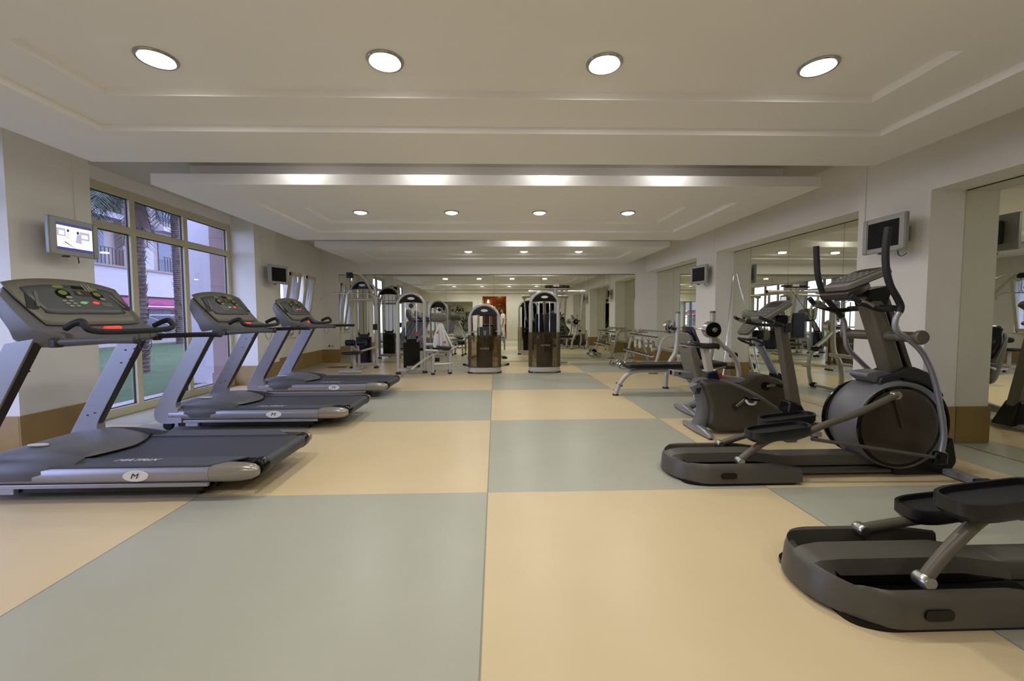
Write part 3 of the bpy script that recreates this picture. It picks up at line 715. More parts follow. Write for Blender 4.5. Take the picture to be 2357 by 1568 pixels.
    con = cons(rpoly([(-.19, -.12), (.13, -.16), (.165, -.10), (.165, .10), (.13, .16), (-.19, .12)], .05), -.03, .02, 'console', 'consolegrey')
    cons(rpoly([(-.14, -.10), (.11, -.13), (.14, -.08), (.14, .08), (.11, .13), (-.14, .10)], .03), .021, .026, 'display_panel', 'midgrey', con, .002)
    for i in range(4):
        for j in range(5): cons([(-.11+.05*i, -.10+.05*j), (-.09+.05*i, -.10+.05*j), (-.09+.05*i, -.085+.05*j), (-.11+.05*i, -.085+.05*j)], .0265, .029, 'button', 'knob', con, 0)
    cons([(.06, -.08), (.12, -.09), (.12, .09), (.06, .08)], .0265, .028, 'display_window', 'darkbrown', con, 0)
    cons(rpoly([(-.225, -.14), (-.10, -.14), (-.0, -.1), (-.0, .1), (-.10, .14), (-.225, .14)], .03), -.085, -.03, 'console_base', 'darkbrown')
    m = B(); m.loft([[(2.82, 3.2, 1.42), (2.82, 3.36, 1.42), (3.0, 3.36, 1.46), (3.0, 3.2, 1.46)], [(2.83, 3.22, 1.30), (2.83, 3.34, 1.30), (2.98, 3.34, 1.30), (2.98, 3.22, 1.30)]]); m.build('console_neck', 'black', t, bevel=.01)
    # fixed pulse handles
    m = B(); m.tube([(2.93, 3.10, 1.28), (2.80, 3.08, 1.27), (2.66, 3.06, 1.31), (2.58, 3.08, 1.37)], .018, 10, smooth=4); m.tube([(2.93, 3.46, 1.28), (2.80, 3.48, 1.27), (2.66, 3.50, 1.31), (2.58, 3.48, 1.37)], .018, 10, smooth=4); m.tube([(2.9, 3.08, 1.28), (2.93, 3.28, 1.29), (2.9, 3.48, 1.28)], .022, 10, smooth=4); m.build('fixed_handles', 'rubber', t)
    for s in (-1, 1):
        m = B(); m.cyl((2.72, 3.28+s*.215, 1.295), (2.63, 3.28+s*.215, 1.33), .021); m.build('pulse_sensor', 'steel', t)
    # pivot hub
    m = B(); m.cyl((2.985, 2.98, 1.07), (2.985, 3.58, 1.07), .038, 20); m.build('pivot_axle', 'bikegrey', t)
    for s in (-1, 1):
        m = B(); m.lathe([(.03, 0), (.05, 0), (.052, s*.02), (.045, s*.03), (.0001, s*.03)], (2.985, 3.28+s*.30, 1.07), 'y'); m.build('pivot_cap', 'bikegrey', t)
    A = [(2.80, 1.85), (2.785, 1.70), (2.79, 1.56), (2.82, 1.44), (2.87, 1.35), (2.895, 1.28), (2.86, 1.20), (2.865, 1.12), (2.95, 1.06), (3.06, .95), (3.14, .77), (3.19, .54), (3.215, .355), (3.19, .19)]
    Fp = [(2.735, 1.81), (2.74, 1.68), (2.75, 1.56), (2.79, 1.42), (2.86, 1.32), (2.93, 1.24), (2.97, 1.17), (2.98, 1.07), (3.0, .95), (3.10, .84), (3.21, .72), (3.27, .55), (3.29, .38), (3.28, .26)]
    for s, pth in ((-1, A), (1, Fp)):
        y = 3.28+s*.285; P3 = [(p[0]-.05*(p[1]-.2)/1.6, y, p[1]) for p in pth]; sp = spline([Vector(p) for p in P3], 5)
        cut = 5*5+3
        m = B(); m.tube(sp[cut-5:], .019, 12, side=(0, 1, 0)); m.build('swing_arm', 'silver', t)
        m = B(); m.tube(sp[:cut], .022, 12, side=(0, 1, 0)); m.build('swing_arm_grip', 'rubber', t)
        ex, ez = pth[-1]
        m = B(); m.box((ex, y, ez), (.09, .05, .1)); m.build('arm_joint', 'black', t, bevel=.02)
        yp = 3.28+s*.215
        pd, roll, pin = near if s < 0 else far
        K = [roll, (roll[0]*.55+(pd[0]-.05)*.45, roll[1]*.5+(pd[1]-.07)*.5), (pd[0]-.02, pd[1]-.065), (pd[0]+.16, pd[1]-.05), (pd[0]+.35, pd[1]*.75+pin[1]*.25-.03), ((pd[0]+.35+pin[0])/2, (pd[1]+pin[1])/2), pin]
        m = B(); m.tube([(p[0], yp, p[1]) for p in K], .024, 12, smooth=5, side=(0, 1, 0)); lk = m.build('pedal_link', 'bikegrey', t)
        m = B(); m.lathe([(.0001, -.03), (.024, -.03), (.03, -.02), (.03, .02), (.024, .03), (.0001, .03)], (K[0][0], yp, K[0][1]-.002), 'y'); m.build('ramp_roller', 'steel', t)
        m = B(); m.tube([(2.27, y, pd[1]-.05), (ex-.01, y, ez)], .013, 8); m.build('connecting_rod', 'olive', t)
        # foot plate with raised rim
        px, pz = pd; ol = rpoly([(-.20, -.065), (-.12, -.095), (.20, -.085), (.24, .0), (.20, .085), (-.12, .095), (-.20, .065)], .04)
        m = B(); tl = .12
        def PT(p, z): return (px+p[0], yp-.0+p[1], pz+z+p[0]*tl)
        n_ = len(ol); inn = [(p[0]*.93, p[1]*.88) for p in ol]
        m.loft([[PT((p[0]*.9, p[1]*.85), -.055) for p in ol], [PT(p, -.03) for p in ol], [PT(p, .022) for p in ol], [PT(p, .022) for p in inn], [PT(p, -.005) for p in inn]]); m.build('foot_pedal', 'pad', t, smooth=40)
        m = B(); m.add([PT(p, -.003) for p in inn], [tuple(range(n_))]); m.build('pedal_tread', 'rubber', t)
        m = B(); m.box((px+.1, yp, pz-.06), (.08, .06, .06)); m.build('pedal_bracket', 'greypl', t, bevel=.01)
        m = B(); m.tube([(3.0, yp+s*-.025, .39), (pin[0], yp+s*-.025, pin[1])], .018, 8, flat=.5); m.build('crank_arm', 'drum', t); m = B(); m.lathe([(.0001, -.02), (.03, -.02), (.03, .02), (.0001, .02)], (pin[0], yp, pin[1]), 'y'); m.build('crank_pin', 'steel', t)
    return t
elliptical((2.24, 3.17, 0), 'elliptical trainer with both upright grips in view, beside the right column', ((2.06, .39), (1.805, .165), (2.92, .64)), ((2.42, .365), (1.89, .155), (3.07, .19)))
elliptical((2.27, 1.78, 0), 'nearest elliptical trainer, cut by the right edge, only its rear ramp and pedals in view', ((1.975, .51), (1.70, .175), (2.84, .64)), ((2.233, .275), (1.825, .155), (3.12, .20)))

# ------------------------------------------------------------------ upright bike
def upright_bike():
    O = (2.6, 4.27, 0); t = thing('upright_exercise_bike', 'upright exercise bike with black saddle, next beyond the elliptical trainers', 'exercise bike', O)
    def B(): return MB(O, lambda p: (p.x+.05*(3.1-p.x)/1.1, p.y, p.z))
    Y0, Y1 = 4.16, 4.38
    shell = [(2.06, .555), (2.2, .56), (2.38, .535), (2.55, .47), (2.72, .38), (2.9, .27), (3.1, .15), (3.14, .05), (2.2, .035), (2.15, .10), (2.17, .22), (2.16, .34), (2.12, .43)]
    def inset(p, k, c=(2.5, .28)): return [(c[0]+(q[0]-c[0])*k, c[1]+(q[1]-c[1])*k) for q in p]
    P = rpoly(shell, .04)
    m = B(); m.loft([[(x, y, z) for x, z in inset(P, k)] for y, k in ((4.145, .90), (4.16, .96), (4.19, 1), (4.35, 1), (4.38, .96), (4.395, .90))]); m.build('body_shroud', 'shroud', t, smooth=45)
    m = B(); m.tube([(2.05, 4.27, .53), (2.11, 4.27, .44), (2.15, 4.27, .3), (2.14, 4.27, .17), (2.09, 4.27, .06)], .065, 12, smooth=5, flat=1.3, side=(0, 1, 0)); m.tube([(2.04, 4.27, .55), (2.2, 4.27, .565), (2.45, 4.27, .51), (2.7, 4.27, .40), (2.95, 4.27, .25)], .055, 12, smooth=5, flat=.35, side=(0, 1, 0)); m.build('frame_spine', 'greypl', t)
    m = B()
    for k in range(5): m.box((2.02+.011*k, 4.199, .45-.028*0), (.004, .006, .07), (0, .35, 0))
    m.build('spine_vents', 'black', t, smooth=0)
    m = B(); m.loft([[(2.08-w_, y, z0), (2.08+w_, y, z0), (2.08+w_*.8, y, z1), (2.08-w_*.8, y, z1)] for y, w_, z0, z1 in ((3.975, .03, .012, .05), (4.1, .04, .012, .075), (4.27, .05, .012, .10), (4.44, .04, .012, .075), (4.57, .03, .012, .05))]); m.build('rear_stabiliser', 'silver', t, bevel=.012)
    m = B(); m.box((3.22, 4.27, .04), (.09, .55, .055)); m.tube([(3.05, 4.27, .07), (3.22, 4.27, .05)], .04); m.build('front_stabiliser', 'silver', t, bevel=.012)
    m = B(); m.disc((2.08, 4.0, .006), .02, 'z', .006); m.disc((2.08, 4.54, .006), .02, 'z', .006); m.disc((3.22, 4.03, .006), .02, 'z', .006); m.disc((3.22, 4.51, .006), .02, 'z', .006); m.build('levelling_feet', 'rubber', t)
    # cranks and pedals
    for s, a in ((-1, .75), (1, .75+PI)):
        y = 4.27+s*.15; ex, ez = 2.42+.15*math.cos(a), .30+.13*math.sin(a)
        m = B(); m.lathe([(.0001, -.01), (.035, -.01), (.035, .01), (.0001, .01)], (2.42, y-s*.015, .30), 'y'); m.build('crank_hub', 'darkpl', t)
        m = B(); m.tube([(2.42, y, .30), (ex, y, ez)], .013, 8, flat=.6); m.build('crank_arm', 'steel', t)
        m = B(); m.box((ex+.01, y+s*.07, ez+.005), (.11, .11, .022), (0, .1, 0)); m.build('pedal', 'black', t, bevel=.006)
        m = B(); m.tube([(ex-.04, y+s*.05, ez-.01), (ex-.02, y+s*.07, ez-.045), (ex+.03, y+s*.08, ez-.045), (ex+.06, y+s*.07, ez-.01)], .012, 6, smooth=3); m.build('pedal_strap', 'white', t)
    # seat
    m = B(); m.loft([[(2.17, 4.22, .52), (2.32, 4.22, .52), (2.32, 4.32, .52), (2.17, 4.32, .52)], [(2.145, 4.21, .64), (2.27, 4.22, .655), (2.27, 4.32, .655), (2.145, 4.33, .64)]]); m.build('post_boot', 'bluepad', t, bevel=.015)
    m = B(); m.loft([[(2.17, 4.235, .60), (2.25, 4.235, .60), (2.25, 4.305, .60), (2.17, 4.305, .60)], [(2.10, 4.24, .90), (2.18, 4.24, .90), (2.18, 4.30, .90), (2.10, 4.30, .90)]]); m.build('seat_post', 'frame', t, bevel=.01)
    rings = []
    for x, w_, zt in ((1.92, .09, .955), (1.95, .125, .97), (2.02, .13, .965), (2.10, .10, .945), (2.18, .06, .94), (2.26, .04, .945), (2.30, .028, .935)):
        rings.append([(x, 4.27+w_*math.cos(2*PI*k/14), (zt-.035)+(.035 if math.sin(2*PI*k/14) > 0 else .028)*math.sin(2*PI*k/14)) for k in range(14)])
    m = B(); m.loft(rings); m.build('saddle', 'pad', t, smooth=70)
    m = B(); m.tube([(1.94, 4.16, .915), (1.92, 4.27, .915), (1.94, 4.38, .915), (2.28, 4.28, .905)], .006, 6, smooth=4, closed=True); m.build('saddle_rim', 'knob', t)
    # mast
    m = B(); m.loft([[(3.13, 4.22, .13), (3.25, 4.22, .13), (3.25, 4.32, .13), (3.13, 4.32, .13)], [(2.92, 4.225, 1.18), (3.02, 4.225, 1.18), (3.02, 4.315, 1.18), (2.92, 4.315, 1.18)]]); m.build('mast', 'bikegrey', t, bevel=.018, seg=3)
    m = B(); m.loft([[(3.0, 4.17, .08), (3.33, 4.17, .04), (3.33, 4.37, .04), (3.0, 4.37, .08)], [(3.07, 4.20, .33), (3.2, 4.2, .30), (3.2, 4.34, .30), (3.07, 4.34, .33)]]); m.build('mast_boot', 'black', t, bevel=.02)
    console(t, O, (2.87, 4.27, 1.28), .33, .36, -.62)
    m = B(); 
    for s in (-1, 1): m.tube([(2.97, 4.27+s*.05, 1.12), (2.86, 4.27+s*.2, 1.13), (2.70, 4.27+s*.24, 1.17), (2.60, 4.27+s*.21, 1.21)], .017, 8, smooth=4)
    m.build('handlebars', 'rubber', t)
    for s in (-1, 1):
        m = B(); m.cyl((2.74, 4.27+s*.235, 1.16), (2.65, 4.27+s*.225, 1.19), .02); m.build('pulse_sensor', 'steel', t)
    m = B(); m.box((2.97, 4.27, 1.17), (.13, .13, .12)); m.build('neck', 'black', t, bevel=.02)
    m = B(); m.box((3.02, 4.21, 1.10), (.06, .05, .1)); m.build('mast_clamp', 'darkpl', t, bevel=.01)
def console(t, O, c, ln, wd, tilt, face='midgrey'):
    R = Euler((0, tilt, 0)).to_matrix(); C0 = Vector(c)
    def pl(poly, z0, z1, name, mt, par, bev):
        q = MB(O); n_ = len(poly); f = lambda p, z: C0+R@Vector((p[0], p[1], z))
        q.add([f(p, z0) for p in poly]+[f(p, z1) for p in poly], [tuple(range(n_)), tuple(range(2*n_-1, n_-1, -1))]+[(k, k+n_, (k+1) % n_+n_, (k+1) % n_) for k in range(n_)])
        return q.build(name, mt, par, bevel=bev)
    a, b = ln/2, wd/2
    con = pl(rpoly([(-a, -b*.7), (a*.8, -b), (a, -b*.6), (a, b*.6), (a*.8, b), (-a, b*.7)], .04), -.035, .015, 'console', 'consolegrey', t, .012)
    pl(rpoly([(-a*.8, -b*.6), (a*.75, -b*.85), (a*.85, -b*.5), (a*.85, b*.5), (a*.75, b*.85), (-a*.8, b*.6)], .03), .016, .02, 'display_panel', face, con, .002)
    pl([(a*.2, -b*.5), (a*.7, -b*.5), (a*.7, b*.5), (a*.2, b*.5)], .0205, .022, 'display_window', 'darkbrown', con, 0)
    for i in range(3):
        for j in range(4): x, y = -a*.65+a*.3*i, -b*.4+b*.27*j; pl([(x, y), (x+.015, y), (x+.015, y+.015), (x, y+.015)], .0205, .023, 'button', 'knob', con, 0)
    return con
upright_bike()

# ------------------------------------------------------------------ recumbent bike
def recumbent():
    O = (2.8, 5.15, 0); t = thing('recumbent_exercise_bike', 'recumbent exercise bike with long seat rail, between upright bike and bench press', 'exercise bike', O)
    def B(): return MB(O, lambda p: (p.x+.09+.08*(3.6-p.x)/1.5, p.y, p.z-(.04 if p.z > .95 and p.x > 2.7 else 0)))
    m = B(); m.loft([[(2.24-w_, y, .012), (2.24+w_, y, .012), (2.24+w_*.8, y, z1), (2.24-w_*.8, y, z1)] for y, w_, z1 in ((4.85, .03, .05), (5.0, .04, .075), (5.15, .05, .10), (5.3, .04, .075), (5.44, .03, .05))]); m.build('rear_stabiliser', 'silver', t, bevel=.012)
    m = B(); m.tube([(2.27, 5.15, .06), (2.40, 5.15, .12), (2.47, 5.15, .22), (2.46, 5.15, .33), (2.36, 5.15, .43)], .05, 12, smooth=5, flat=.8, side=(0, 1, 0)); m.build('rear_leg', 'greypl', t)
    m = B(); m.disc((2.36, 5.10, .22), .035, 'z', .006); m.build('adjuster', 'white', t)
    m = B(); m.loft([[(x, y, z+dz) for y, dz in ((5.07, .0), (5.07, .07), (5.23, .07), (5.23, 0))] for x, z in ((2.04, .475), (3.0, .37))]); m.loft([[(x, y, z) for y, z in ((5.10, a), (5.2, a), (5.2, b), (5.1, b))] for x, a, b in ((2.12, .46, .475), (2.45, .36, .44), (3.0, .25, .38))]); m.build('seat_rail', 'silver', t, bevel=.012)
    m = B(); m.disc((2.07, 5.15, .51), .03, 'x', .03); m.disc((2.12, 5.065, .51), .016, 'y', .006); m.build('rail_end_cap', 'darkpl', t)
    body = rpoly([(2.62, .10), (2.72, .30), (2.95, .40), (3.12, .475), (3.30, .485), (3.48, .42), (3.62, .30), (3.68, .10), (3.6, .04), (2.7, .04)], .05)
    m = B(); m.loft([[(3.15+(x-3.15)*k, y, .27+(z-.27)*k) for x, z in body] for y, k in ((5.03, .88), (5.05, .96), (5.08, 1), (5.22, 1), (5.25, .96), (5.27, .88))]); m.build('body_shroud', 'shroud', t, smooth=45)
    for s, a in ((-1, .12), (1, .12+PI)):
        y = 5.15+s*.15; ex, ez = 3.24+.16*math.cos(a), .35+.14*math.sin(a)
        m = B(); m.lathe([(.0001, -.012), (.05, -.012), (.05, .012), (.0001, .012)], (3.24, y-s*.015, .35), 'y'); m.build('crank_hub', 'black', t)
        m = B(); m.tube([(3.24, y, .35), (ex, y, ez)], .014, 8, flat=.6); m.build('crank_arm', 'steel', t)
        m = B(); m.box((ex, y+s*.07, ez), (.10, .11, .03)); m.build('pedal', 'black', t, bevel=.006)
    m = B(); m.box((3.52, 5.15, .035), (.09, .56, .05)); m.build('front_stabiliser', 'silver', t, bevel=.012)
    # seat carriage, cushion, back shell
    m = B(); m.box((2.42, 5.15, .55), (.2, .13, .13), (0, .1, 0)); m.build('seat_carriage', 'darkpl', t, bevel=.01)
    m = B(); m.box((2.52, 5.15, .615), (.36, .38, .06), (0, -.06, 0)); m.build('seat_cushion', 'pad', t, bevel=.025, seg=3)
    sh = rpoly([(2.19, 1.02), (2.24, 1.0), (2.31, .80), (2.39, .62), (2.44, .42), (2.40, .34), (2.33, .36), (2.27, .56), (2.21, .78)], .02)
    m = B(); m.loft([[(2.3+(x-2.3)*k, y, .68+(z-.68)*k) for x, z in sh] for y, k in ((4.98, .8), (5.0, .95), (5.05, 1), (5.25, 1), (5.30, .95), (5.32, .8))]); m.build('seat_back_shell', 'consolegrey', t, smooth=50)
    rings = []
    for z, x, w_ in ((.68, 2.37, .14), (.75, 2.36, .185), (.85, 2.33, .20), (.93, 2.31, .19), (.98, 2.29, .17), (1.05, 2.27, .16), (1.09, 2.25, .12)):
        rings.append([(x+.042*math.cos(2*PI*k/14), 5.15+w_*math.sin(2*PI*k/14), z) for k in range(14)])
    m = B(); m.loft(rings); m.build('back_cushion', 'blueshine', t, smooth=70)
    for s in (-1, 1):
        m = B(); m.tube([(2.36, 5.15+s*.14, .56), (2.46, 5.15+s*.24, .56), (2.6, 5.15+s*.25, .60), (2.72, 5.15+s*.25, .60)], .014, 8, smooth=4); m.build('seat_handle', 'steel', t)
        m = B(); m.cyl((2.63, 5.15+s*.25, .60), (2.74, 5.15+s*.25, .60), .02); m.build('handle_grip', 'rubber', t)
    m = B(); m.box((2.64, 5.04, .47), (.04, .03, .08)); m.build('release_lever', 'red', t, bevel=.005)
    m = B(); m.tube([(3.52, 5.15, .36), (3.17, 5.15, 1.0)], .055, 14, flat=.7, side=(0, 1, 0)); m.build('mast', 'silver', t)
    m = B(); m.loft([[(3.42, 5.08, .40), (3.60, 5.08, .30), (3.60, 5.22, .30), (3.42, 5.22, .40)], [(3.40, 5.1, .5), (3.50, 5.1, .5), (3.5, 5.2, .5), (3.4, 5.2, .5)]]); m.build('mast_boot', 'black', t, bevel=.015)
    console(t, O, (3.19, 5.15, 1.09), .25, .30, -.85, 'panel')
    m = B(); m.tube([(3.10, 5.02, 1.25), (3.02, 5.15, 1.29), (3.10, 5.28, 1.25)], .05, 10, smooth=4, flat=.4); m.build('reading_rest', 'consolegrey', t)
    m = B(); n = 20; m.tube([(3.11+.11*math.cos(2*PI*k/n)*.95, 5.15+.20*math.sin(2*PI*k/n), .92+.09*math.cos(2*PI*k/n)*-.6-.02) for k in range(n)], .014, 8, closed=True); m.build('loop_handle', 'rubber', t)
    m = B(); m.box((3.21, 5.15, 1.0), (.1, .12, .16)); m.build('neck', 'black', t, bevel=.02)
recumbent()

# ------------------------------------------------------------------ bench press with barbell
def bench():
    O = (2.6, 6.3, 0); t = thing('weight_bench', 'flat black bench with silver uprights holding a short barbell', 'weight bench', O)
    def B(): return MB(O)
    m = B(); m.prism(rpoly([(1.98, 6.13), (3.08, 6.13), (3.08, 6.47), (1.98, 6.47)], .06), 'z', .43, .495); m.build('bench_pad', 'pad', t, bevel=.018, seg=3)
    m = B(); m.tube([(1.85, 6.3, .02), (1.89, 6.3, .13), (1.96, 6.3, .25), (2.07, 6.3, .345), (2.2, 6.3, .38), (2.5, 6.3, .385), (3.1, 6.3, .385)], .035, 12, smooth=4, side=(0, 1, 0)); m.build('bench_frame', 'frame', t)
    m = B(); m.lathe([(.045, 0), (.048, .012), (.04, .025)], (1.85, 6.3, 0), 'z'); m.build('foot', 'darkpl', t)
    m = B(); m.cyl((1.905, 6.17, .17), (1.905, 6.43, .17), .017); m.build('foot_peg', 'greypl', t)
    for s in (-1, 1):
        y = 6.3+s*.555
        m = B(); m.tube([(2.86, y, .02), (2.87, y, .25), (2.93, y, .45), (3.02, y, .62), (3.05, y, .9), (3.05, y, 1.27)], .038, 12, smooth=4, side=(0, 1, 0)); m.build('upright_post', 'frame', t)
        m = B(); m.lathe([(.04, 0), (.04, .02), (.034, .03)], (3.05, y, 1.26), 'z'); m.build('post_cap', 'greypl', t)
        m = B(); m.lathe([(.05, 0), (.052, .012), (.045, .03)], (2.86, y, 0), 'z'); m.build('foot', 'darkpl', t)
        m = B(); m.tube([(3.03, y, .98), (3.2, y, .80), (3.36, y, .66), (3.44, y, .45), (3.43, y, .22), (3.38, y, .03)], .032, 10, smooth=4, side=(0, 1, 0)); m.build('rear_leg', 'frame', t)
        m = B(); m.cyl((3.38, y, .72-.06), (3.38, y-s*.0+s*-.07, .66), .045); m.cyl((3.38, y+s*.0, .05), (3.38, y-s*.08, .05), .045); m.build('clamp', 'black', t)
        m = B(); m.tube([(3.43, y, .35), (3.43, y+s*.16, .35)], .014, 10); m.build('plate_peg', 'steel', t)
        m = B(); m.box((2.985, y, 1.0), (.08, .05, .03)); m.box((2.945, y, 1.03), (.015, .05, .07)); m.build('bar_hook', 'darkpl', t, bevel=.004, smooth=0)
    m = B(); m.tube([(3.05, 5.7, .55), (3.05, 6.9, .55)], .03, 10); m.tube([(3.38, 5.7, .05), (3.38, 6.9, .05)], .03, 10); m.tube([(2.88, 5.7, .385), (2.88, 6.9, .385)], .028, 10); m.build('cross_member', 'frame', t)
    b = thing('barbell', 'short chrome barbell with thick plates resting on the bench uprights', 'barbell', (2.975, 6.3, 1.03))
    m = MB(); m.cyl((0, -.78, 0), (0, .78, 0), .013); m.build('bar', 'chrome', b)
    for s in (-1, 1):
        for k in range(5):
            y = s*(.63+.022*k); m = MB(); m.lathe([(.04, -.0095), (.108, -.0095), (.115, -.006), (.115, .006), (.108, .0095), (.04, .0095)], (0, y, 0), 'y', 32); m.build('weight_plate', 'chrome', b)
        m = MB(); m.lathe([(.03, 0), (.101, 0), (.101, s*.008), (.03, s*.012)], (0, s*.73, 0), 'y', 32); m.build('rubber_face', 'black', b)
        m = MB(); m.lathe([(.0001, 0), (.036, 0), (.034, s*.03), (.0001, s*.034)], (0, s*.738, 0), 'y'); m.build('collar', 'chrome', b)
bench()

# ------------------------------------------------------------------ dumbbell rack and dumbbells
def rack():
    O = (3.65, 9.7, 0); t = thing('dumbbell_rack', 'two-tier silver dumbbell rack along the far right wall', 'rack', O)
    def B(): return MB(O)
    for y in (8.58, 10.5):
        m = B(); m.tube([(3.30, y, .02), (3.40, y, .35), (3.48, y, .65), (3.56, y, .76), (3.70, y, .80), (3.90, y, .80)], .03, 10, smooth=4, side=(0, 1, 0)); m.build('side_frame', 'frame', t)
        m = B(); m.tube([(3.72, y, .79), (3.82, y, .4), (3.92, y, .03)], .026, 10, smooth=3, side=(0, 1, 0)); m.build('rear_leg', 'frame', t)
        m = B(); m.bb(3.22, 3.40, y-.03, y+.03, 0, .02); m.bb(3.82, 4.0, y-.03, y+.03, 0, .02); m.build('foot_plate', 'greypl', t, smooth=0)
    for k, (x0, z0, x1, z1) in enumerate(((3.42, .74, 3.74, .84), (3.30, .36, 3.74, .50))):
        m = B()
        for x, z in ((x0, z0), (x1, z1)): m.box((x, 9.54, z), (.05, 1.93, .035), (0, -.3, 0))
        m.build('tray_rail', 'frame', t, bevel=.005, smooth=0)
        for j in range(10):
            y = 8.70+.186*j
            m = B(); m.box((x0, y, z0+.006), (.052, .085, .05), (0, -.3, 0)); m.build('cradle', 'black', t, smooth=0)
            if k == 0: m = B(); m.box((x1, y, z1+.015), (.05, .07, .02), (0, -.3, 0)); m.build('cradle', 'darkpl', t, smooth=0)
    m = B(); m.tube([(3.80, 8.58, .45), (3.80, 10.5, .45)], .02, 8); m.build('rear_brace', 'frame', t)
rack()
def dumbbell(x, y, z, r, ln, axis, label, grp='chrome dumbbells', blackface=False):
    t = thing('dumbbell', label, 'dumbbell', (x, y, z), 0 if axis == 'y' else PI/2, grp)
    m = MB(); m.cyl((0, -ln/2+.02, 0), (0, ln/2-.02, 0), .012, 10); m.build('handle', 'chrome', t)
    for s in (-1, 1):
        m = MB(); a = s*(ln/2-.06)
        for k in range(3):
            q = a+s*.022*k; m.lathe([(.02, -.0095), (r*.94, -.0095), (r, -.005), (r, .005), (r*.94, .0095), (.02, .0095)], (0, q, 0), 'y', 24)
        m.build('head', 'chrome', t)
        if blackface:
            m = MB(); m.lathe([(.02, 0), (r*.78, 0), (r*.78, s*.006), (.02, s*.008)], (0, s*(ln/2-.004), 0), 'y', 24); m.build('rubber_face', 'black', t)
    return t
dumbbell(3.50, 9.50, .56, .10, .34, 'x', 'large chrome dumbbell on the lower rack shelf, the nearer of two')
dumbbell(3.50, 9.80, .56, .10, .34, 'x', 'large chrome dumbbell on the lower rack shelf, the farther of two')
dumbbell(3.50, 8.90, .485, .045, .22, 'x', 'small chrome dumbbell at the near end of the lower rack shelf')
dumbbell(3.58, 10.35, .845, .04, .2, 'x', 'small chrome dumbbell at the far end of the top rack shelf')
fl = [(2.86, 10.05, .055), (2.96, 9.75, .055), (3.05, 10.05, .07), (3.14, 9.75, .06), (2.90, 9.42, .05), (3.04, 9.40, .06)]
fn = ['leftmost of the row', 'second of the row from the left', 'third of the row from the left', 'fourth of the row', 'small one in front of the row', 'last of the row by the rack foot']
for (x, y, r), n_ in zip(fl, fn): dumbbell(x, y, r, r, .24, 'y', 'chrome dumbbell on the floor before the rack, %s' % n_)
dumbbell(3.12, 9.08, .10, .10, .34, 'y', 'big dumbbell with black end discs on the floor behind the bench', blackface=True)
# chrome poles leaning in the niche corner
t = thing('exercise_bar', 'thin chrome bar leaning in the corner of the mirrored niche behind the bikes', 'exercise bar', (4.02, 7.2, 0))
m = MB((4.02, 7.2, 0)); m.cyl((4.02, 7.2, .012), (4.345, 7.50, 1.98), .012, 10); m.build('bar', 'chrome', t)
m = MB((4.02, 7.2, 0)); m.lathe([(.014, 0), (.018, .0), (.018, .04), (.013, .05)], (4.02, 7.2, 0), 'z', 12); m.build('rubber_tip', 'black', t)

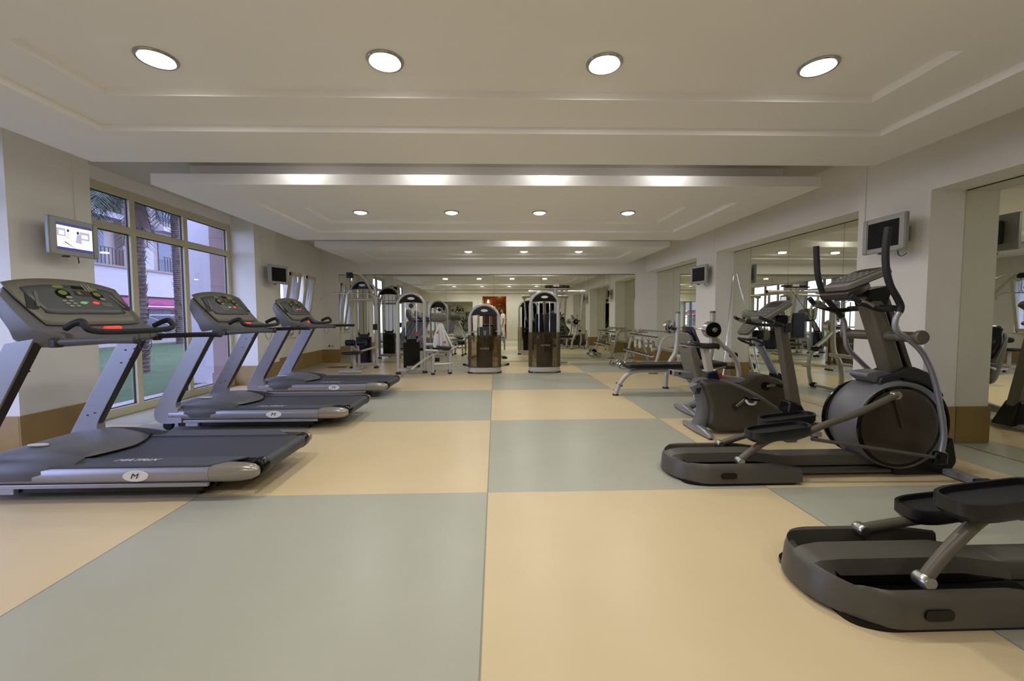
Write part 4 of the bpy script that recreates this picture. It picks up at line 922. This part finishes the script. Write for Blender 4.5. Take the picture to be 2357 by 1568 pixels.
# ------------------------------------------------------------------ weight machines
def tower(t, w_, h, stack_h=.75, shroud=False, blue=False, n=22, tr=.036, sw=.34, pulley=False):
    """arched weight tower in the local frame of t, opening along x, seen from -y"""
    R = w_/2
    P = [(-R, 0, .05), (-R, 0, h-R-.0)]+[(-R*math.cos(PI*k/n), 0, h-R+R*math.sin(PI*k/n)) for k in range(1, n)]+[(R, 0, h-R), (R, 0, .05)]
    m = MB(); m.tube(P, tr, 12, side=(0, 1, 0)); m.build('arch_frame', 'frame', t)
    r2 = R-tr*.6; a0 = math.radians(18)
    cap = [(r2*math.cos(a0+(PI-2*a0)*k/16), h-R+r2*math.sin(a0+(PI-2*a0)*k/16)) for k in range(17)]
    low = [(-r2*math.cos(a0)*(1-2*k/8), h-R+r2*math.sin(a0)+.018*math.sin(PI*k/8)) for k in range(1, 8)]
    m = MB(); m.prism(cap+low, 'y', -.05, .05); c = m.build('head_cover', 'blueshine' if blue else 'black', t, bevel=.008)
    m = MB(); m.disc((0, -.053, h-R+r2*.68), .075, 'y', .004, 24, .028); m.build('oval_badge', 'white', c)
    for s in (-1, 1):
        m = MB(); m.cyl((s*sw*.34, 0, .12), (s*sw*.34, 0, h-R*.75), .011, 8); m.build('guide_rod', 'chrome', t)
        m = MB(); m.box((s*R, 0, .02), (.10, .14, .04)); m.build('foot', 'darkpl', t, bevel=.008)
    m = MB(); m.cyl((0, 0, stack_h), (0, 0, h-R*.6), .006, 6); m.build('lifting_cable', 'darkbrown', t)
    m = MB(); k = int((stack_h-.17)/.032)
    for i in range(k): m.bb(-sw/2, sw/2, -.06, .06, .14+i*.032, .14+i*.032+.028)
    m.box((0, 0, .14+k*.032+.03), (sw*.6, .08, .06)); m.cyl((-sw*.34, 0, stack_h), (-sw*.34, 0, stack_h+.07), .02, 8); m.cyl((sw*.34, 0, stack_h), (sw*.34, 0, stack_h+.07), .02, 8)
    m.build('weight_stack', 'black', t, smooth=0)
    m = MB(); m.box((0, 0, .09), (w_, .09, .07)); m.build('base_bar', 'frame', t, bevel=.01)
    if shroud:
        zt = stack_h+.10; m = MB(); pts = [(-R-.045, .06)]+[((R+.045)*math.sin(math.radians(a)), -.03-.16*math.cos(math.radians(a))) for a in range(-85, 86, 10)]+[(R+.045, .06)]
        vs = [(p[0], p[1], z) for z in (.13, zt) for p in pts]; nn = len(pts)
        m.add(vs, [(i, i+1, i+1+nn, i+nn) for i in range(nn-1)]); o = m.build('smoked_shroud', 'smoke', t, smooth=60)
        m = MB(); bot = [(p[0]*.97, p[1]) for p in pts]; m.prism(bot, 'z', .03, .13); m.build('shroud_base', 'frame', t, bevel=.008)
        text('MATRIX', .055, t, 'knob', (0, -.197, zt-.28), (PI/2, 0, 0), 'shroud_lettering', shear=.2, ext=.0005)
        for s in (-1, 1):
            m = MB()
            for z in (.17, zt-.04): m.disc((s*(R+.03), -.06, z), .014, 'y', .01, 10)
            m.build('shroud_knob', 'darkpl', t)
def pad(name, c, d, t, rot=None, mt='pad', par=None):
    m = MB(); m.box(c, d, rot); return m.build(name, mt, par or t, bevel=min(d)*.4, seg=3)
# lat pulldown, faces the viewer
t = thing('pulldown_machine', 'cable pulldown machine with long curved bar, leftmost at the far wall', 'weight machine', (-3.13, 9.95, 0), 0, 'weight machines at the far end')
tower(t, .57, 2.07, .78)
for s in (-1, 1):
    m = MB(); m.tube([(s*.03, -.85, 2.16), (s*.10, -.72, 2.18), (s*.20, -.5, 2.06), (s*.26, -.2, 1.8), (s*.285, 0, 1.45)], .03, 10, smooth=5, side=(1, 0, 0)); m.build('boom_tube', 'frame', t)
m = MB(); m.box((0, -.86, 2.12), (.13, .10, .11)); m.build('pulley_block', 'black', t, bevel=.01)
m = MB(); m.disc((0, -.80, 2.03), .045, 'x', .012); m.build('pulley', 'chrome', t)
m = MB(); m.tube([(-.26, -.2, 1.62), (.26, -.2, 1.62)], .028, 10); m.build('cross_tube', 'frame', t)
m = MB(); m.cyl((0, -.86, 2.05), (0, -.86, 1.80), .005, 6); m.build('pull_cable', 'black', t)
m = MB(); m.tube([(-.64, -.86, 1.60), (-.60, -.86, 1.63), (-.40, -.86, 1.72), (-.25, -.86, 1.73), (.25, -.86, 1.73), (.40, -.86, 1.72), (.60, -.86, 1.63), (.64, -.86, 1.60)], .012, 8, smooth=3, side=(0, 1, 0)); m.tube([(-.05, -.86, 1.73), (0, -.86, 1.80), (.05, -.86, 1.73)], .008, 6); m.build('pulldown_bar', 'chrome', t)
m = MB(); m.tube([(0, -.72, .05), (0, -.72, .40)], .035, 10); m.tube([(0, -.50, .62), (0, -.40, .35), (0, -.40, .10)], .032, 10, smooth=3); m.tube([(0, -.95, .05), (0, 0, .05)], .035, 10); m.tube([(-.24, -.95, .04), (.24, -.95, .04)], .035, 10); m.tube([(-.28, 0, .5), (0, -.42, .42), (.28, 0, .5)], .024, 8); m.build('seat_frame', 'frame', t)
pad('seat_cushion', (-.02, -.76, .43), (.38, .34, .06), t)
for s in (-1, 1):
    m = MB(); m.lathe([(.02, -.10), (.06, -.10), (.068, -.08), (.068, .08), (.06, .10), (.02, .10)], (s*.13, -.56, .64), 'x'); m.build('thigh_roller', 'bluepad', t)
m = MB(); m.box((.30, -.10, .98), (.10, .05, .14)); m.build('pin_holder', 'black', t, bevel=.01)
# leg curl machine
t = thing('leg_curl_machine', 'arched weight machine with padded lever and round pads, second from the left', 'weight machine', (-1.80, 8.92, 0), .30, 'weight machines at the far end')
tower(t, .56, 1.71, .74)
m = MB(); m.disc((.0, -.06, 1.45), .05, 'y', .02); m.build('pulley', 'darkpl', t)
m = MB(); m.box((.10, -.05, .86), (.05, .03, .06)); m.build('selector_pin', 'red', t, bevel=.006)
for x0 in (.42, .78):
    m = MB(); m.tube([(x0-.02, -.34, .04), (x0, -.34, .45)], .03, 8); m.tube([(x0+.06, .10, .04), (x0, .02, .5)], .03, 8); m.build('stand_leg', 'frame', t)
    m = MB(); m.box((x0-.02, -.34, .02), (.08, .08, .035)); m.box((x0+.06, .10, .02), (.08, .08, .035)); m.build('foot', 'darkpl', t, bevel=.006)
m = MB(); m.tube([(.40, -.34, .22), (.80, -.34, .22)], .028, 8); m.tube([(.28, -.10, .50), (.80, -.30, .48)], .03, 8); m.tube([(.28, 0, .62), (.75, -.1, .62)], .03, 8); m.build('stand_cross_bar', 'frame', t)
m = MB(); m.tube([(.58, -.3, .50), (.60, -.2, .75), (.58, -.05, 1.12)], .035, 10, smooth=3); m.tube([(.85, -.2, .55), (.72, -.12, .85), (.6, -.05, 1.1)], .028, 10, smooth=3); m.build('back_post', 'frame', t)
m = MB(); m.prism(rpoly([(.44, .55), (.80, .55), (.74, .80), (.66, 1.08), (.56, 1.08), (.46, .80)], .05), 'y', -.14, -.10); o = m.build('side_shield', 'white', t, bevel=.008)
m = MB(); m.prism([(.50, .86), (.62, .84), (.60, .90), (.54, .92)], 'y', -.146, -.1405); m.prism([(.66, .64), (.72, .64), (.72, .69), (.66, .69)], 'y', -.146, -.1405); m.build('red_marks', 'label', o, smooth=0)
m = MB(); m.lathe([(.03, -.17), (.08, -.17), (.095, -.15), (.098, 0), (.095, .15), (.08, .17), (.03, .17)], (.57, -.08, 1.20), 'x'); m.build('chest_roll', 'consolegrey', t)
m = MB(); m.disc((.395, -.08, 1.20), .075, 'x', .01); m.build('roll_end_disc', 'black', t)
pad('seat_cushion', (.64, -.25, .56), (.28, .3, .07), t, (0, .1, 0))
m = MB(); m.tube([(.55, -.22, .45), (.30, -.30, .36), (.05, -.42, .22), (-.05, -.46, .14)], .026, 10, smooth=4); m.tube([(.80, -.2, .5), (1.0, -.25, .62), (1.1, -.3, .75)], .022, 8, smooth=3); m.build('lever_arm', 'frame', t)
m = MB(); m.cyl((-.05, -.46, .14), (-.28, -.62, .02), .014, 8); m.build('lever_bar', 'chrome', t)
m = MB(); m.lathe([(.0001, -.07), (.05, -.07), (.055, -.05), (.055, .05), (.05, .07), (.0001, .07)], (1.02, -.27, .66), 'x'); m.lathe([(.0001, -.05), (.04, -.05), (.04, .05), (.0001, .05)], (.5, -.25, .30), 'x'); m.build('ankle_pad', 'black', t)
m = MB(); m.box((-.02, -.10, .16), (.2, .16, .05)); m.build('foot_plate', 'steel', t, bevel=.005)
# low shrouded tower: rotary machine with legs spread behind
t = thing('seated_torso_machine', 'low arched weight machine with smoked shroud and bluish head, left one of the pair', 'weight machine', (-.235, 8.93, 0), 0, 'weight machines at the far end')
tower(t, .63, 1.46, .72, True, True)
for s in (-1, 1):
    m = MB(); m.disc((s*.44, .45, .62), .17, 'x', .012); m.build('side_disc', 'consolegrey', t)
    m = MB(); m.tube([(s*.10, .3, .06), (s*.30, .95, .05), (s*.5, 1.35, .05)], .035, 10); m.build('base_leg', 'frame', t)
    m = MB(); m.box((s*.5, 1.35, .025), (.14, .08, .05), (0, 0, s*.5)); m.build('foot', 'black', t, bevel=.01)
    m = MB(); m.tube([(s*.25, .1, .75), (s*.42, .45, .75), (s*.42, .45, .62)], .022, 8, smooth=3); m.build('side_arm', 'frame', t)
pad('seat_cushion', (0, .75, .46), (.36, .38, .07), t); pad('back_cushion', (0, .38, .78), (.34, .07, .42), t, (-.15, 0, 0))
m = MB(); m.tube([(0, .1, .1), (0, .75, .1), (0, .75, .42)], .04, 10); m.tube([(0, .75, .42), (0, .40, .5), (0, .36, .9)], .03, 8); m.build('seat_post', 'frame', t)
# pec fly with overhead arms, reversed tower
t = thing('fly_machine', 'tall arched weight machine with smoked shroud and overhead arms, right one of the pair', 'weight machine', (1.06, 8.95, 0), 0, 'weight machines at the far end')
tower(t, .60, 1.74, .78, True)
cxx, cyy = .42, 1.0
m = MB(); m.tube([(.15, .2, .06), (cxx, cyy+.55, .06)], .04, 10); m.tube([(cxx-.35, cyy+.5, .05), (cxx+.35, cyy+.5, .05)], .035, 10); m.tube([(cxx, cyy+.3, .06), (cxx, cyy+.12, .8), (cxx-.02, cyy, 1.5), (cxx-.02, cyy-.05, 1.95)], .045, 12, smooth=5, side=(0, 1, 0)); m.tube([(cxx-.02, cyy, 1.72), (.1, .25, 1.66)], .03, 10); m.build('centre_column', 'frame', t)
m = MB(); m.tube([(cxx-.68, cyy, 1.80), (cxx+.68, cyy, 1.80)], .036, 12); m.build('overhead_bar', 'frame', t)
m = MB(); m.tube([(cxx-.30, cyy-.1, 1.90), (cxx+.30, cyy-.1, 1.90)], .016, 8); m.tube([(cxx-.24, cyy+.12, 1.95), (cxx+.24, cyy+.12, 1.95)], .014, 8)
for k in (-.26, -.16, .16, .26): m.box((cxx+k, cyy, 1.93), (.05, .12, .035))
m.build('cam_hardware', 'black', t)
m = MB(); m.lathe([(.02, -.05), (.07, -.05), (.07, .05), (.02, .05)], (cxx-.02, cyy-.03, 1.92), 'z'); m.build('pivot_drum', 'frame', t)
for s in (-1, 1):
    m = MB(); m.lathe([(.02, -.06), (.05, -.06), (.055, 0), (.05, .06), (.02, .06)], (cxx+s*.62, cyy, 1.79), 'x'); m.build('arm_pivot', 'frame', t)
    m = MB(); m.tube([(cxx+s*.62, cyy, 1.78), (cxx+s*.60, cyy+.02, 1.45), (cxx+s*.58, cyy+.05, 1.12)], .028, 10, smooth=3); m.build('fly_arm', 'frame', t)
    m = MB(); m.tube([(cxx+s*.58, cyy+.05, 1.12), (cxx+s*.52, cyy+.2, 1.08), (cxx+s*.52, cyy+.28, 1.15)], .018, 8, smooth=3); m.build('hand_grip', 'rubber', t)
pad('back_cushion', (cxx-.14, cyy+.02, .98), (.32, .07, .62), t); pad('seat_cushion', (cxx-.12, cyy+.25, .50), (.36, .36, .07), t)
m = MB(); m.tube([(cxx, cyy+.2, .08), (cxx-.08, cyy+.22, .46)], .035, 10); m.build('seat_post', 'frame', t)
m = MB(); m.cyl((cxx+.14, cyy-.08, 1.85), (.3, .3, .9), .006, 6); m.build('side_cable', 'darkbrown', t)

# ------------------------------------------------------------------ entrance behind the camera (seen in the mirrors)
r = bpy.data.objects.new('door_1', None); COL.objects.link(r); r.location = (D1[0], YF, 0); struct(r)
O = (D1[0], YF, 0); m = MB(O)
for a, b, z0, z1 in ((D1[0], D1[0]+.05, 0, D1[2]), (D1[1]-.05, D1[1], 0, D1[2]), (D1[0]+.05, D1[1]-.05, D1[2]-.05, D1[2]-.001)): m.bb(a, b, YF-.2, YF+.008, z0, z1)
m.build('door_frame', 'wall', r, smooth=0)
m = MB(O); m.bb(D1[0]+.05, D1[0]+.09, YF-.9, YF-.2, .01, 2.42); m.build('door_leaf', 'door', r, bevel=.004, smooth=0)
m = MB(O); m.bb(D1[1]-.09, D1[1]-.05, YF-.9, YF-.2, .01, 2.42); m.build('door_leaf', 'door', r, bevel=.004, smooth=0)
m = MB(); m.bb(-1.6, 1.5, YF-2.6, YF-2.5, 0, 2.9); m.bb(-1.7, -1.6, YF-2.6, YF-.2, 0, 2.9); m.bb(1.4, 1.48, YF-2.6, YF-.2, 0, 2.9); struct(m.build('wall_corridor', 'wood', smooth=0))
m = MB(); m.bb(-1.7, 4.9, YF-3.6, YF-.2, -.1, 0); struct(m.build('floor_corridor', 'skirt', smooth=0))
m = MB(); m.bb(-1.7, 4.9, YF-3.6, YF-.2, 2.9, 3.0); struct(m.build('ceiling_corridor', 'dark', smooth=0))
m = MB(); m.bb(1.5, 4.9, YF-3.6, YF-3.5, 0, 2.9); m.bb(4.7, 4.9, YF-3.5, YF-.2, 0, 2.9); m.bb(1.48, 1.5, YF-3.5, YF-.2, 0, 2.9); struct(m.build('wall_lounge', 'dark', smooth=0))
t = thing('wall_ornament', 'round carved brass ornament on the wooden corridor wall, seen through the entrance', 'ornament', (.22, YF-2.495, 1.75))
m = MB()
for k in range(7):
    a = PI*k/6; m.tube([(0, 0, 0), (.18*math.cos(a), 0, .20*math.sin(a)), (.32*math.cos(a), 0, .30*math.sin(a))], .016, 6, smooth=3)
n = 24; m.tube([(.33*math.cos(PI*k/n), 0, .31*math.sin(PI*k/n)) for k in range(n+1)], .015, 6); m.build('fan_relief', 'brass', t)
for i, (x, y, z, e) in enumerate(((-.45, YF-2.2, 2.3, 7), (.25, YF-2.0, 2.75, 9))):
    l = bpy.data.lights.new('corridor_lamp_light', 'POINT'); l.energy = e; l.color = (1, .6, .3); l.shadow_soft_size = .05
    t = thing('corridor_lamp', ['glowing wall lamp left in the wooden corridor, seen through the entrance', 'ceiling spot lighting the carved ornament in the corridor'][i], 'lamp', (x, y, z))
    m = MB(); m.lathe([(.0001, -.05), (.04, -.04), (.05, 0), (.035, .04), (.0001, .05)], (0, 0, 0), 'z'); m.build('lamp_bulb', 'warmlamp', t)
    m = MB(); m.cyl((0, 0, .05), (0, 0, 2.9-z if i else .12), .01, 8); m.build('lamp_stem', 'brass', t)
    if not i:
        m = MB(); m.tube([(0, 0, .1), (0, -.28, .1)], .01, 8); m.build('wall_arm', 'brass', t)
    o = bpy.data.objects.new('corridor_lamp_light', l); COL.objects.link(o); o.parent = t; o.location = (0, 0, -.09)
for i, (x, z, mt) in enumerate(((2.15, .95, 'warmlamp'), (3.05, 1.45, 'redlamp'))):
    t = thing('lounge_lamp', ['small orange lamp glowing in the dark lounge opening', 'small red lamp glowing in the dark lounge opening'][i], 'lamp', (x, YF-2.2, z))
    m = MB(); m.lathe([(.0001, -.06), (.04, -.05), (.05, .02), (.03, .06), (.0001, .07)], (0, 0, 0), 'z'); m.build('lamp_shade', mt, t)
    m = MB(); m.lathe([(.01, -.06), (.01, -z+.02), (.09, -z+.015), (.09, -z)], (0, 0, 0), 'z', 12); m.build('lamp_stand', 'darkpl', t)

# person by the entrance, turned to the left wall
def person():
    t = thing('person', 'person in white shirt and trousers standing by the entrance, seen in the mirror', 'person', (.40, -1.05, 0), 0)
    V = [(0, 0, .93), (0, 0, 1.08), (.01, 0, 1.25), (.01, 0, 1.39), (-.01, 0, 1.46), (-.025, 0, 1.53),
         (0, .09, .90), (-.01, .10, .50), (.02, .10, .09), (-.13, .11, .03),
         (0, -.09, .90), (.02, -.10, .50), (.07, -.10, .09), (-.08, -.11, .03),
         (.01, .18, 1.37), (.03, .23, 1.10), (-.02, .23, .86), (-.04, .225, .78),
         (.01, -.18, 1.37), (.04, -.23, 1.10), (-.04, -.22, .87), (-.07, -.215, .79)]
    E = [(0, 1), (1, 2), (2, 3), (3, 4), (4, 5), (0, 6), (6, 7), (7, 8), (8, 9), (0, 10), (10, 11), (11, 12), (12, 13), (3, 14), (14, 15), (15, 16), (16, 17), (3, 18), (18, 19), (19, 20), (20, 21)]
    Rr = [.13, .115, .125, .09, .05, .05, .09, .062, .042, .035, .09, .062, .042, .035, .055, .042, .03, .028, .055, .042, .03, .028]
    me = bpy.data.meshes.new('body'); me.from_pydata(V, E, []); me.materials.append(MATS['skin'])
    o = bpy.data.objects.new('body', me); COL.objects.link(o); o.parent = t
    o.modifiers.new('skin', 'SKIN'); sv = me.skin_vertices[0].data
    for i, r_ in enumerate(Rr): sv[i].radius = (r_, r_*1.0)
    sv[0].use_root = True
    s = o.modifiers.new('sub', 'SUBSURF'); s.levels = 2; s.render_levels = 2
    m = MB(); rings = []
    for z, rx, ry, cx in ((1.50, .035, .045, -.03), (1.53, .075, .062, -.035), (1.57, .09, .07, -.03), (1.62, .095, .076, -.02), (1.67, .092, .075, -.012), (1.71, .07, .06, -.005), (1.73, .03, .03, 0)):
        rings.append([(cx+rx*math.cos(2*PI*k/20), ry*math.sin(2*PI*k/20), z) for k in range(20)])
    m.loft(rings); m.loft([[(-.112, -.012, 1.585), (-.112, .012, 1.585), (-.108, .006, 1.62), (-.108, -.006, 1.62)], [(-.14, -.008, 1.585), (-.14, .008, 1.585), (-.115, .003, 1.625), (-.115, -.003, 1.625)]])
    for s_ in (-1, 1): m.lathe([(.0001, 0), (.02, 0), (.02, s_*.008), (.0001, s_*.01)], (0, s_*.078, 1.605), 'y', 10)
    m.build('head', 'skin', t, smooth=80)
    m = MB()
    for s_ in (-1, 1): m.lathe([(.0001, -.004), (.009, 0), (.0001, .004)], (-.11, s_*.032, 1.625), 'x', 8)
    m.build('eyes', 'black', t); m = MB(); m.box((-.112, 0, 1.552), (.012, .04, .008)); m.build('mouth', 'label', t, bevel=.003)
    m = MB(); rings = []
    for z, rx, ry, cx in ((1.56, .055, .07, .045), (1.62, .075, .086, .03), (1.66, .10, .088, .006), (1.70, .098, .082, 0), (1.735, .07, .06, .0), (1.75, .02, .02, 0)):
        rings.append([(cx+rx*math.cos(2*PI*k/20), ry*math.sin(2*PI*k/20), z) for k in range(20)])
    m.loft(rings); m.build('hair', 'hair', t, smooth=80)
    m = MB(); rings = []
    for z, rx, ry in ((.86, .15, .19), (.95, .145, .18), (1.1, .135, .165), (1.25, .145, .185), (1.36, .13, .215), (1.41, .10, .17), (1.45, .072, .085)):
        rings.append([(rx*math.cos(2*PI*k/24), ry*math.sin(2*PI*k/24), z) for k in range(24)])
    m.loft(rings)
    for s_ in (-1, 1): m.tube([(.01, s_*.15, 1.37), (.015, s_*.19, 1.30), (.028, s_*.225, 1.16)], .068, 14, smooth=3)
    m.build('shirt', 'cloth', t, smooth=80)
    m = MB(); m.tube([(0, .085, .90), (-.01, .10, .5), (.02, .10, .07)], .105, 16, smooth=4, r1=.075); m.tube([(0, -.085, .90), (.02, -.10, .5), (.07, -.10, .07)], .105, 16, smooth=4, r1=.075); m.build('trousers', 'cloth', t, smooth=80)
    m = MB(); m.box((-.04, .105, .035), (.26, .09, .07)); m.box((.01, -.105, .035), (.26, .09, .07)); m.build('shoes', 'shoe', t, bevel=.03, seg=3)
    for s_ in (-1, 1):
        bx_, bz = (-.04, .78) if s_ > 0 else (-.07, .79)
        m = MB()
        for k, (dx, ln) in enumerate(((-.026, .06), (-.009, .07), (.009, .066), (.025, .052))): m.tube([(bx_+dx, s_*.222, bz-.01), (bx_+dx-.004, s_*.222, bz-.03-ln*.5), (bx_+dx-.015, s_*.218, bz-.03-ln)], .008, 6)
        m.tube([(bx_-.02, s_*.215, bz+.03), (bx_-.045, s_*.212, bz), (bx_-.05, s_*.212, bz-.03)], .009, 6); m.build('fingers', 'skin', t)
person()

# ------------------------------------------------------------------ outdoors
m = MB(); m.bb(-40, -5.5, -15, 60, -.12, -.02); struct(m.build('ground_lawn', 'grass', smooth=0))
m = MB(); m.bb(-5.5, -5.0, -15, 7.9, -.12, -.01); struct(m.build('ground_path', 'path', smooth=0))
m = MB(); m.bb(-5.0, -4.755, .8, 3.8, -.1, -.004); m.bb(-5.0, -4.755, 4.57, 7.55, -.1, -.004); struct(m.build('ground_sill', 'path', smooth=0))
m = MB(); m.bb(-5.85, -4.81, 8.0, 8.4, -.1, 4.5); struct(m.build('wall_outside', 'band', smooth=0))
m = MB(); m.bb(-5.29, -4.76, 7.9, 8.0, -.1, 4.5); m.bb(-5.31, -4.76, 7.88, 8.0, -.1, .18)
for z in (.9, 1.8, 2.7, 3.6): m.bb(-5.295, -4.76, 7.895, 8.0, z, z+.012)
struct(m.build('trim_20', 'rose', smooth=0))
def building():
    O = (-18, 20, 0); t = thing('apartment_building', 'pale pink and cream building with balconies across the lawn', 'building', O)
    def B(): return MB(O)
    m = B(); m.bb(-22, -18.6, 6, 33, -.1, 13); m.build('wall', 'facade', t, smooth=0)
    m = B(); m.bb(-18.7, -18.0, 6, 33, 2.3, 3.6); m.build('balcony_band', 'band', t, smooth=0)
    m = B(); m.bb(-18.75, -17.9, 6, 33, 3.6, 3.7); m.build('balcony_coping', 'facade2', t, smooth=0)
    for y in range(6, 32, 5):
        m = B(); m.bb(-18.65, -18.2, y, y+1.1, 3.3, 13); m.build('facade_column', 'facade2', t, smooth=0)
        m = B(); m.bb(-18.65, -18.35, y+1.1, y+2.0, 3.3, 13); m.build('facade_pier', 'band', t, smooth=0)
        m = B(); m.bb(-18.62, -18.55, y+2.6, y+4.4, 3.75, 5.7); m.bb(-18.62, -18.55, y+2.6, y+4.4, 6.6, 8.8); m.bb(-18.62, -18.55, y+2.6, y+4.4, 9.7, 11.9); m.build('windows', 'winglass', t, smooth=0)
        m = B()
        for z in (5.9, 9.0): m.bb(-18.6, -17.9, y+2.2, y+4.8, z, z+.25)
        m.build('balcony_slab', 'band', t, smooth=0)
        m = B()
        for z in (3.7, 6.15, 9.25):
            m.bb(-17.98, -17.94, y+2.2, y+4.8, z+.75, z+.8)
            for k in range(14): m.bb(-17.98, -17.95, y+2.25+.19*k, y+2.27+.19*k, z, z+.75)
        m.build('balcony_railing', 'darkpl', t, smooth=0)
    m = B()
    for y in range(7, 30, 3): m.bb(-18.62, -18.5, y, y+2.2, .4, 1.75)
    m.build('ground_floor_windows', 'winglass', t, smooth=0)
building()
t = thing('awning', 'dark magenta awning over the terrace across the lawn', 'awning', (-17.4, 20, 0))
m = MB((-17.4, 20, 0)); m.prism([(-18.0, 2.2), (-16.6, 1.85), (-16.6, 1.62), (-16.65, 1.62), (-16.65, 1.82), (-18.0, 2.1)], 'y', 6, 33); m.build('canopy', 'awning', t, smooth=0)
m = MB((-17.4, 20, 0)); m.tube([(-16.6, 6, 1.74), (-16.6, 33, 1.74)], .025, 8)
for y in range(7, 33, 4): m.tube([(-16.62, y, -.1), (-16.62, y, 1.7)], .03, 8)
m.build('awning_frame', 'white', t)
t = thing('terrace_railing', 'pale metal railing along the terrace beyond the lawn', 'railing', (-16.3, 20, 0))
m = MB((-16.3, 20, 0)); m.tube([(-16.3, 6, 1.32), (-16.3, 33, 1.32)], .035, 8); m.build('top_rail', 'band', t)
m = MB((-16.3, 20, 0))
for k in range(19): m.tube([(-16.3, 7+1.4*k, -.1), (-16.3, 3+1.4*k, 1.32)], .025, 6)
m.build('railing_posts', 'band', t)
m = MB((-16.3, 20, 0)); m.bb(-16.38, -16.24, 6, 33, -.1, .35); m.build('kerb_wall', 'facade', t, smooth=0)
def palm(x, y, h, r, label, crown, seed, fr):
    rnd = random.Random(seed); t = thing('palm_tree', label, 'palm tree', (x, y, -.05), 0, 'palm trees outside')
    m = MB(); prof = []
    k = int(h/.09)
    for i in range(k):
        z = h*i/k; prof += [(r*1.12, z), (r*.93, z+h/k*.85)]
    m.lathe([(r*1.3, -.05)]+prof, (0, 0, 0), 'z', 14)
    for i in range(int(h*60)):
        a = rnd.uniform(0, 2*PI); z = rnd.uniform(.2, h); c, s = math.cos(a), math.sin(a)
        m.add([(r*c-.03*s, r*s+.03*c, z), (r*c+.03*s, r*s-.03*c, z), (r*1.55*c, r*1.55*s, z+.13)], [(0, 1, 2)])
    m.build('trunk', 'trunk', t, smooth=30)
    def fronds(nf, e0, e1, ln, name, mt, droop):
        m = MB()
        for i in range(nf):
            a = 2*PI*i/nf+rnd.uniform(-.2, .2); el = rnd.uniform(e0, e1); L_ = ln*rnd.uniform(.8, 1.1); P = []
            for j in range(10):
                q = j/9; P.append(Vector((math.cos(a)*L_*q*math.cos(el), math.sin(a)*L_*q*math.cos(el), h+L_*(math.sin(el)*q-droop*q*q))))
            m.tube(P, .025, 4, r1=.006)
            for j in range(1, 10):
                for e in range(6):
                    q = P[j-1].lerp(P[j], e/6); d = (P[j]-P[j-1]).normalized(); sd = Vector((-math.sin(a), math.cos(a), 0))
                    for sg in (-1, 1):
                        ll = L_*.24*(1-.5*abs(j/9-.4)); tip = q+sd*sg*ll*.8+d*ll*.6+Vector((0, 0, -ll*.45*rnd.uniform(.6, 1.4)))
                        m.add([q-d*.012, q+d*.012, tip], [(0, 1, 2)])
        m.build(name, mt, t, smooth=0)
    fronds(fr, -.2, 1.1, crown, 'crown_fronds', 'leaf', .55); fronds(fr//4, -1.45, -1.2, crown*.42, 'dead_fronds', 'deadleaf', .15)
palm(-7.9, 9.5, 4.2, .105, 'palm tree with spiky trunk nearest the large window', 2.0, 3, 70)
palm(-14.8, 20.0, 7.6, .24, 'thick-trunked palm tree by the terrace railing', 2.7, 5, 24)
palm(-8.6, 1.5, 4.4, .18, 'palm tree outside the nearer large window, seen only in the mirrors', 2.4, 9, 16)
# clipped shrubs? only low plants beside the path reflected nowhere: none built
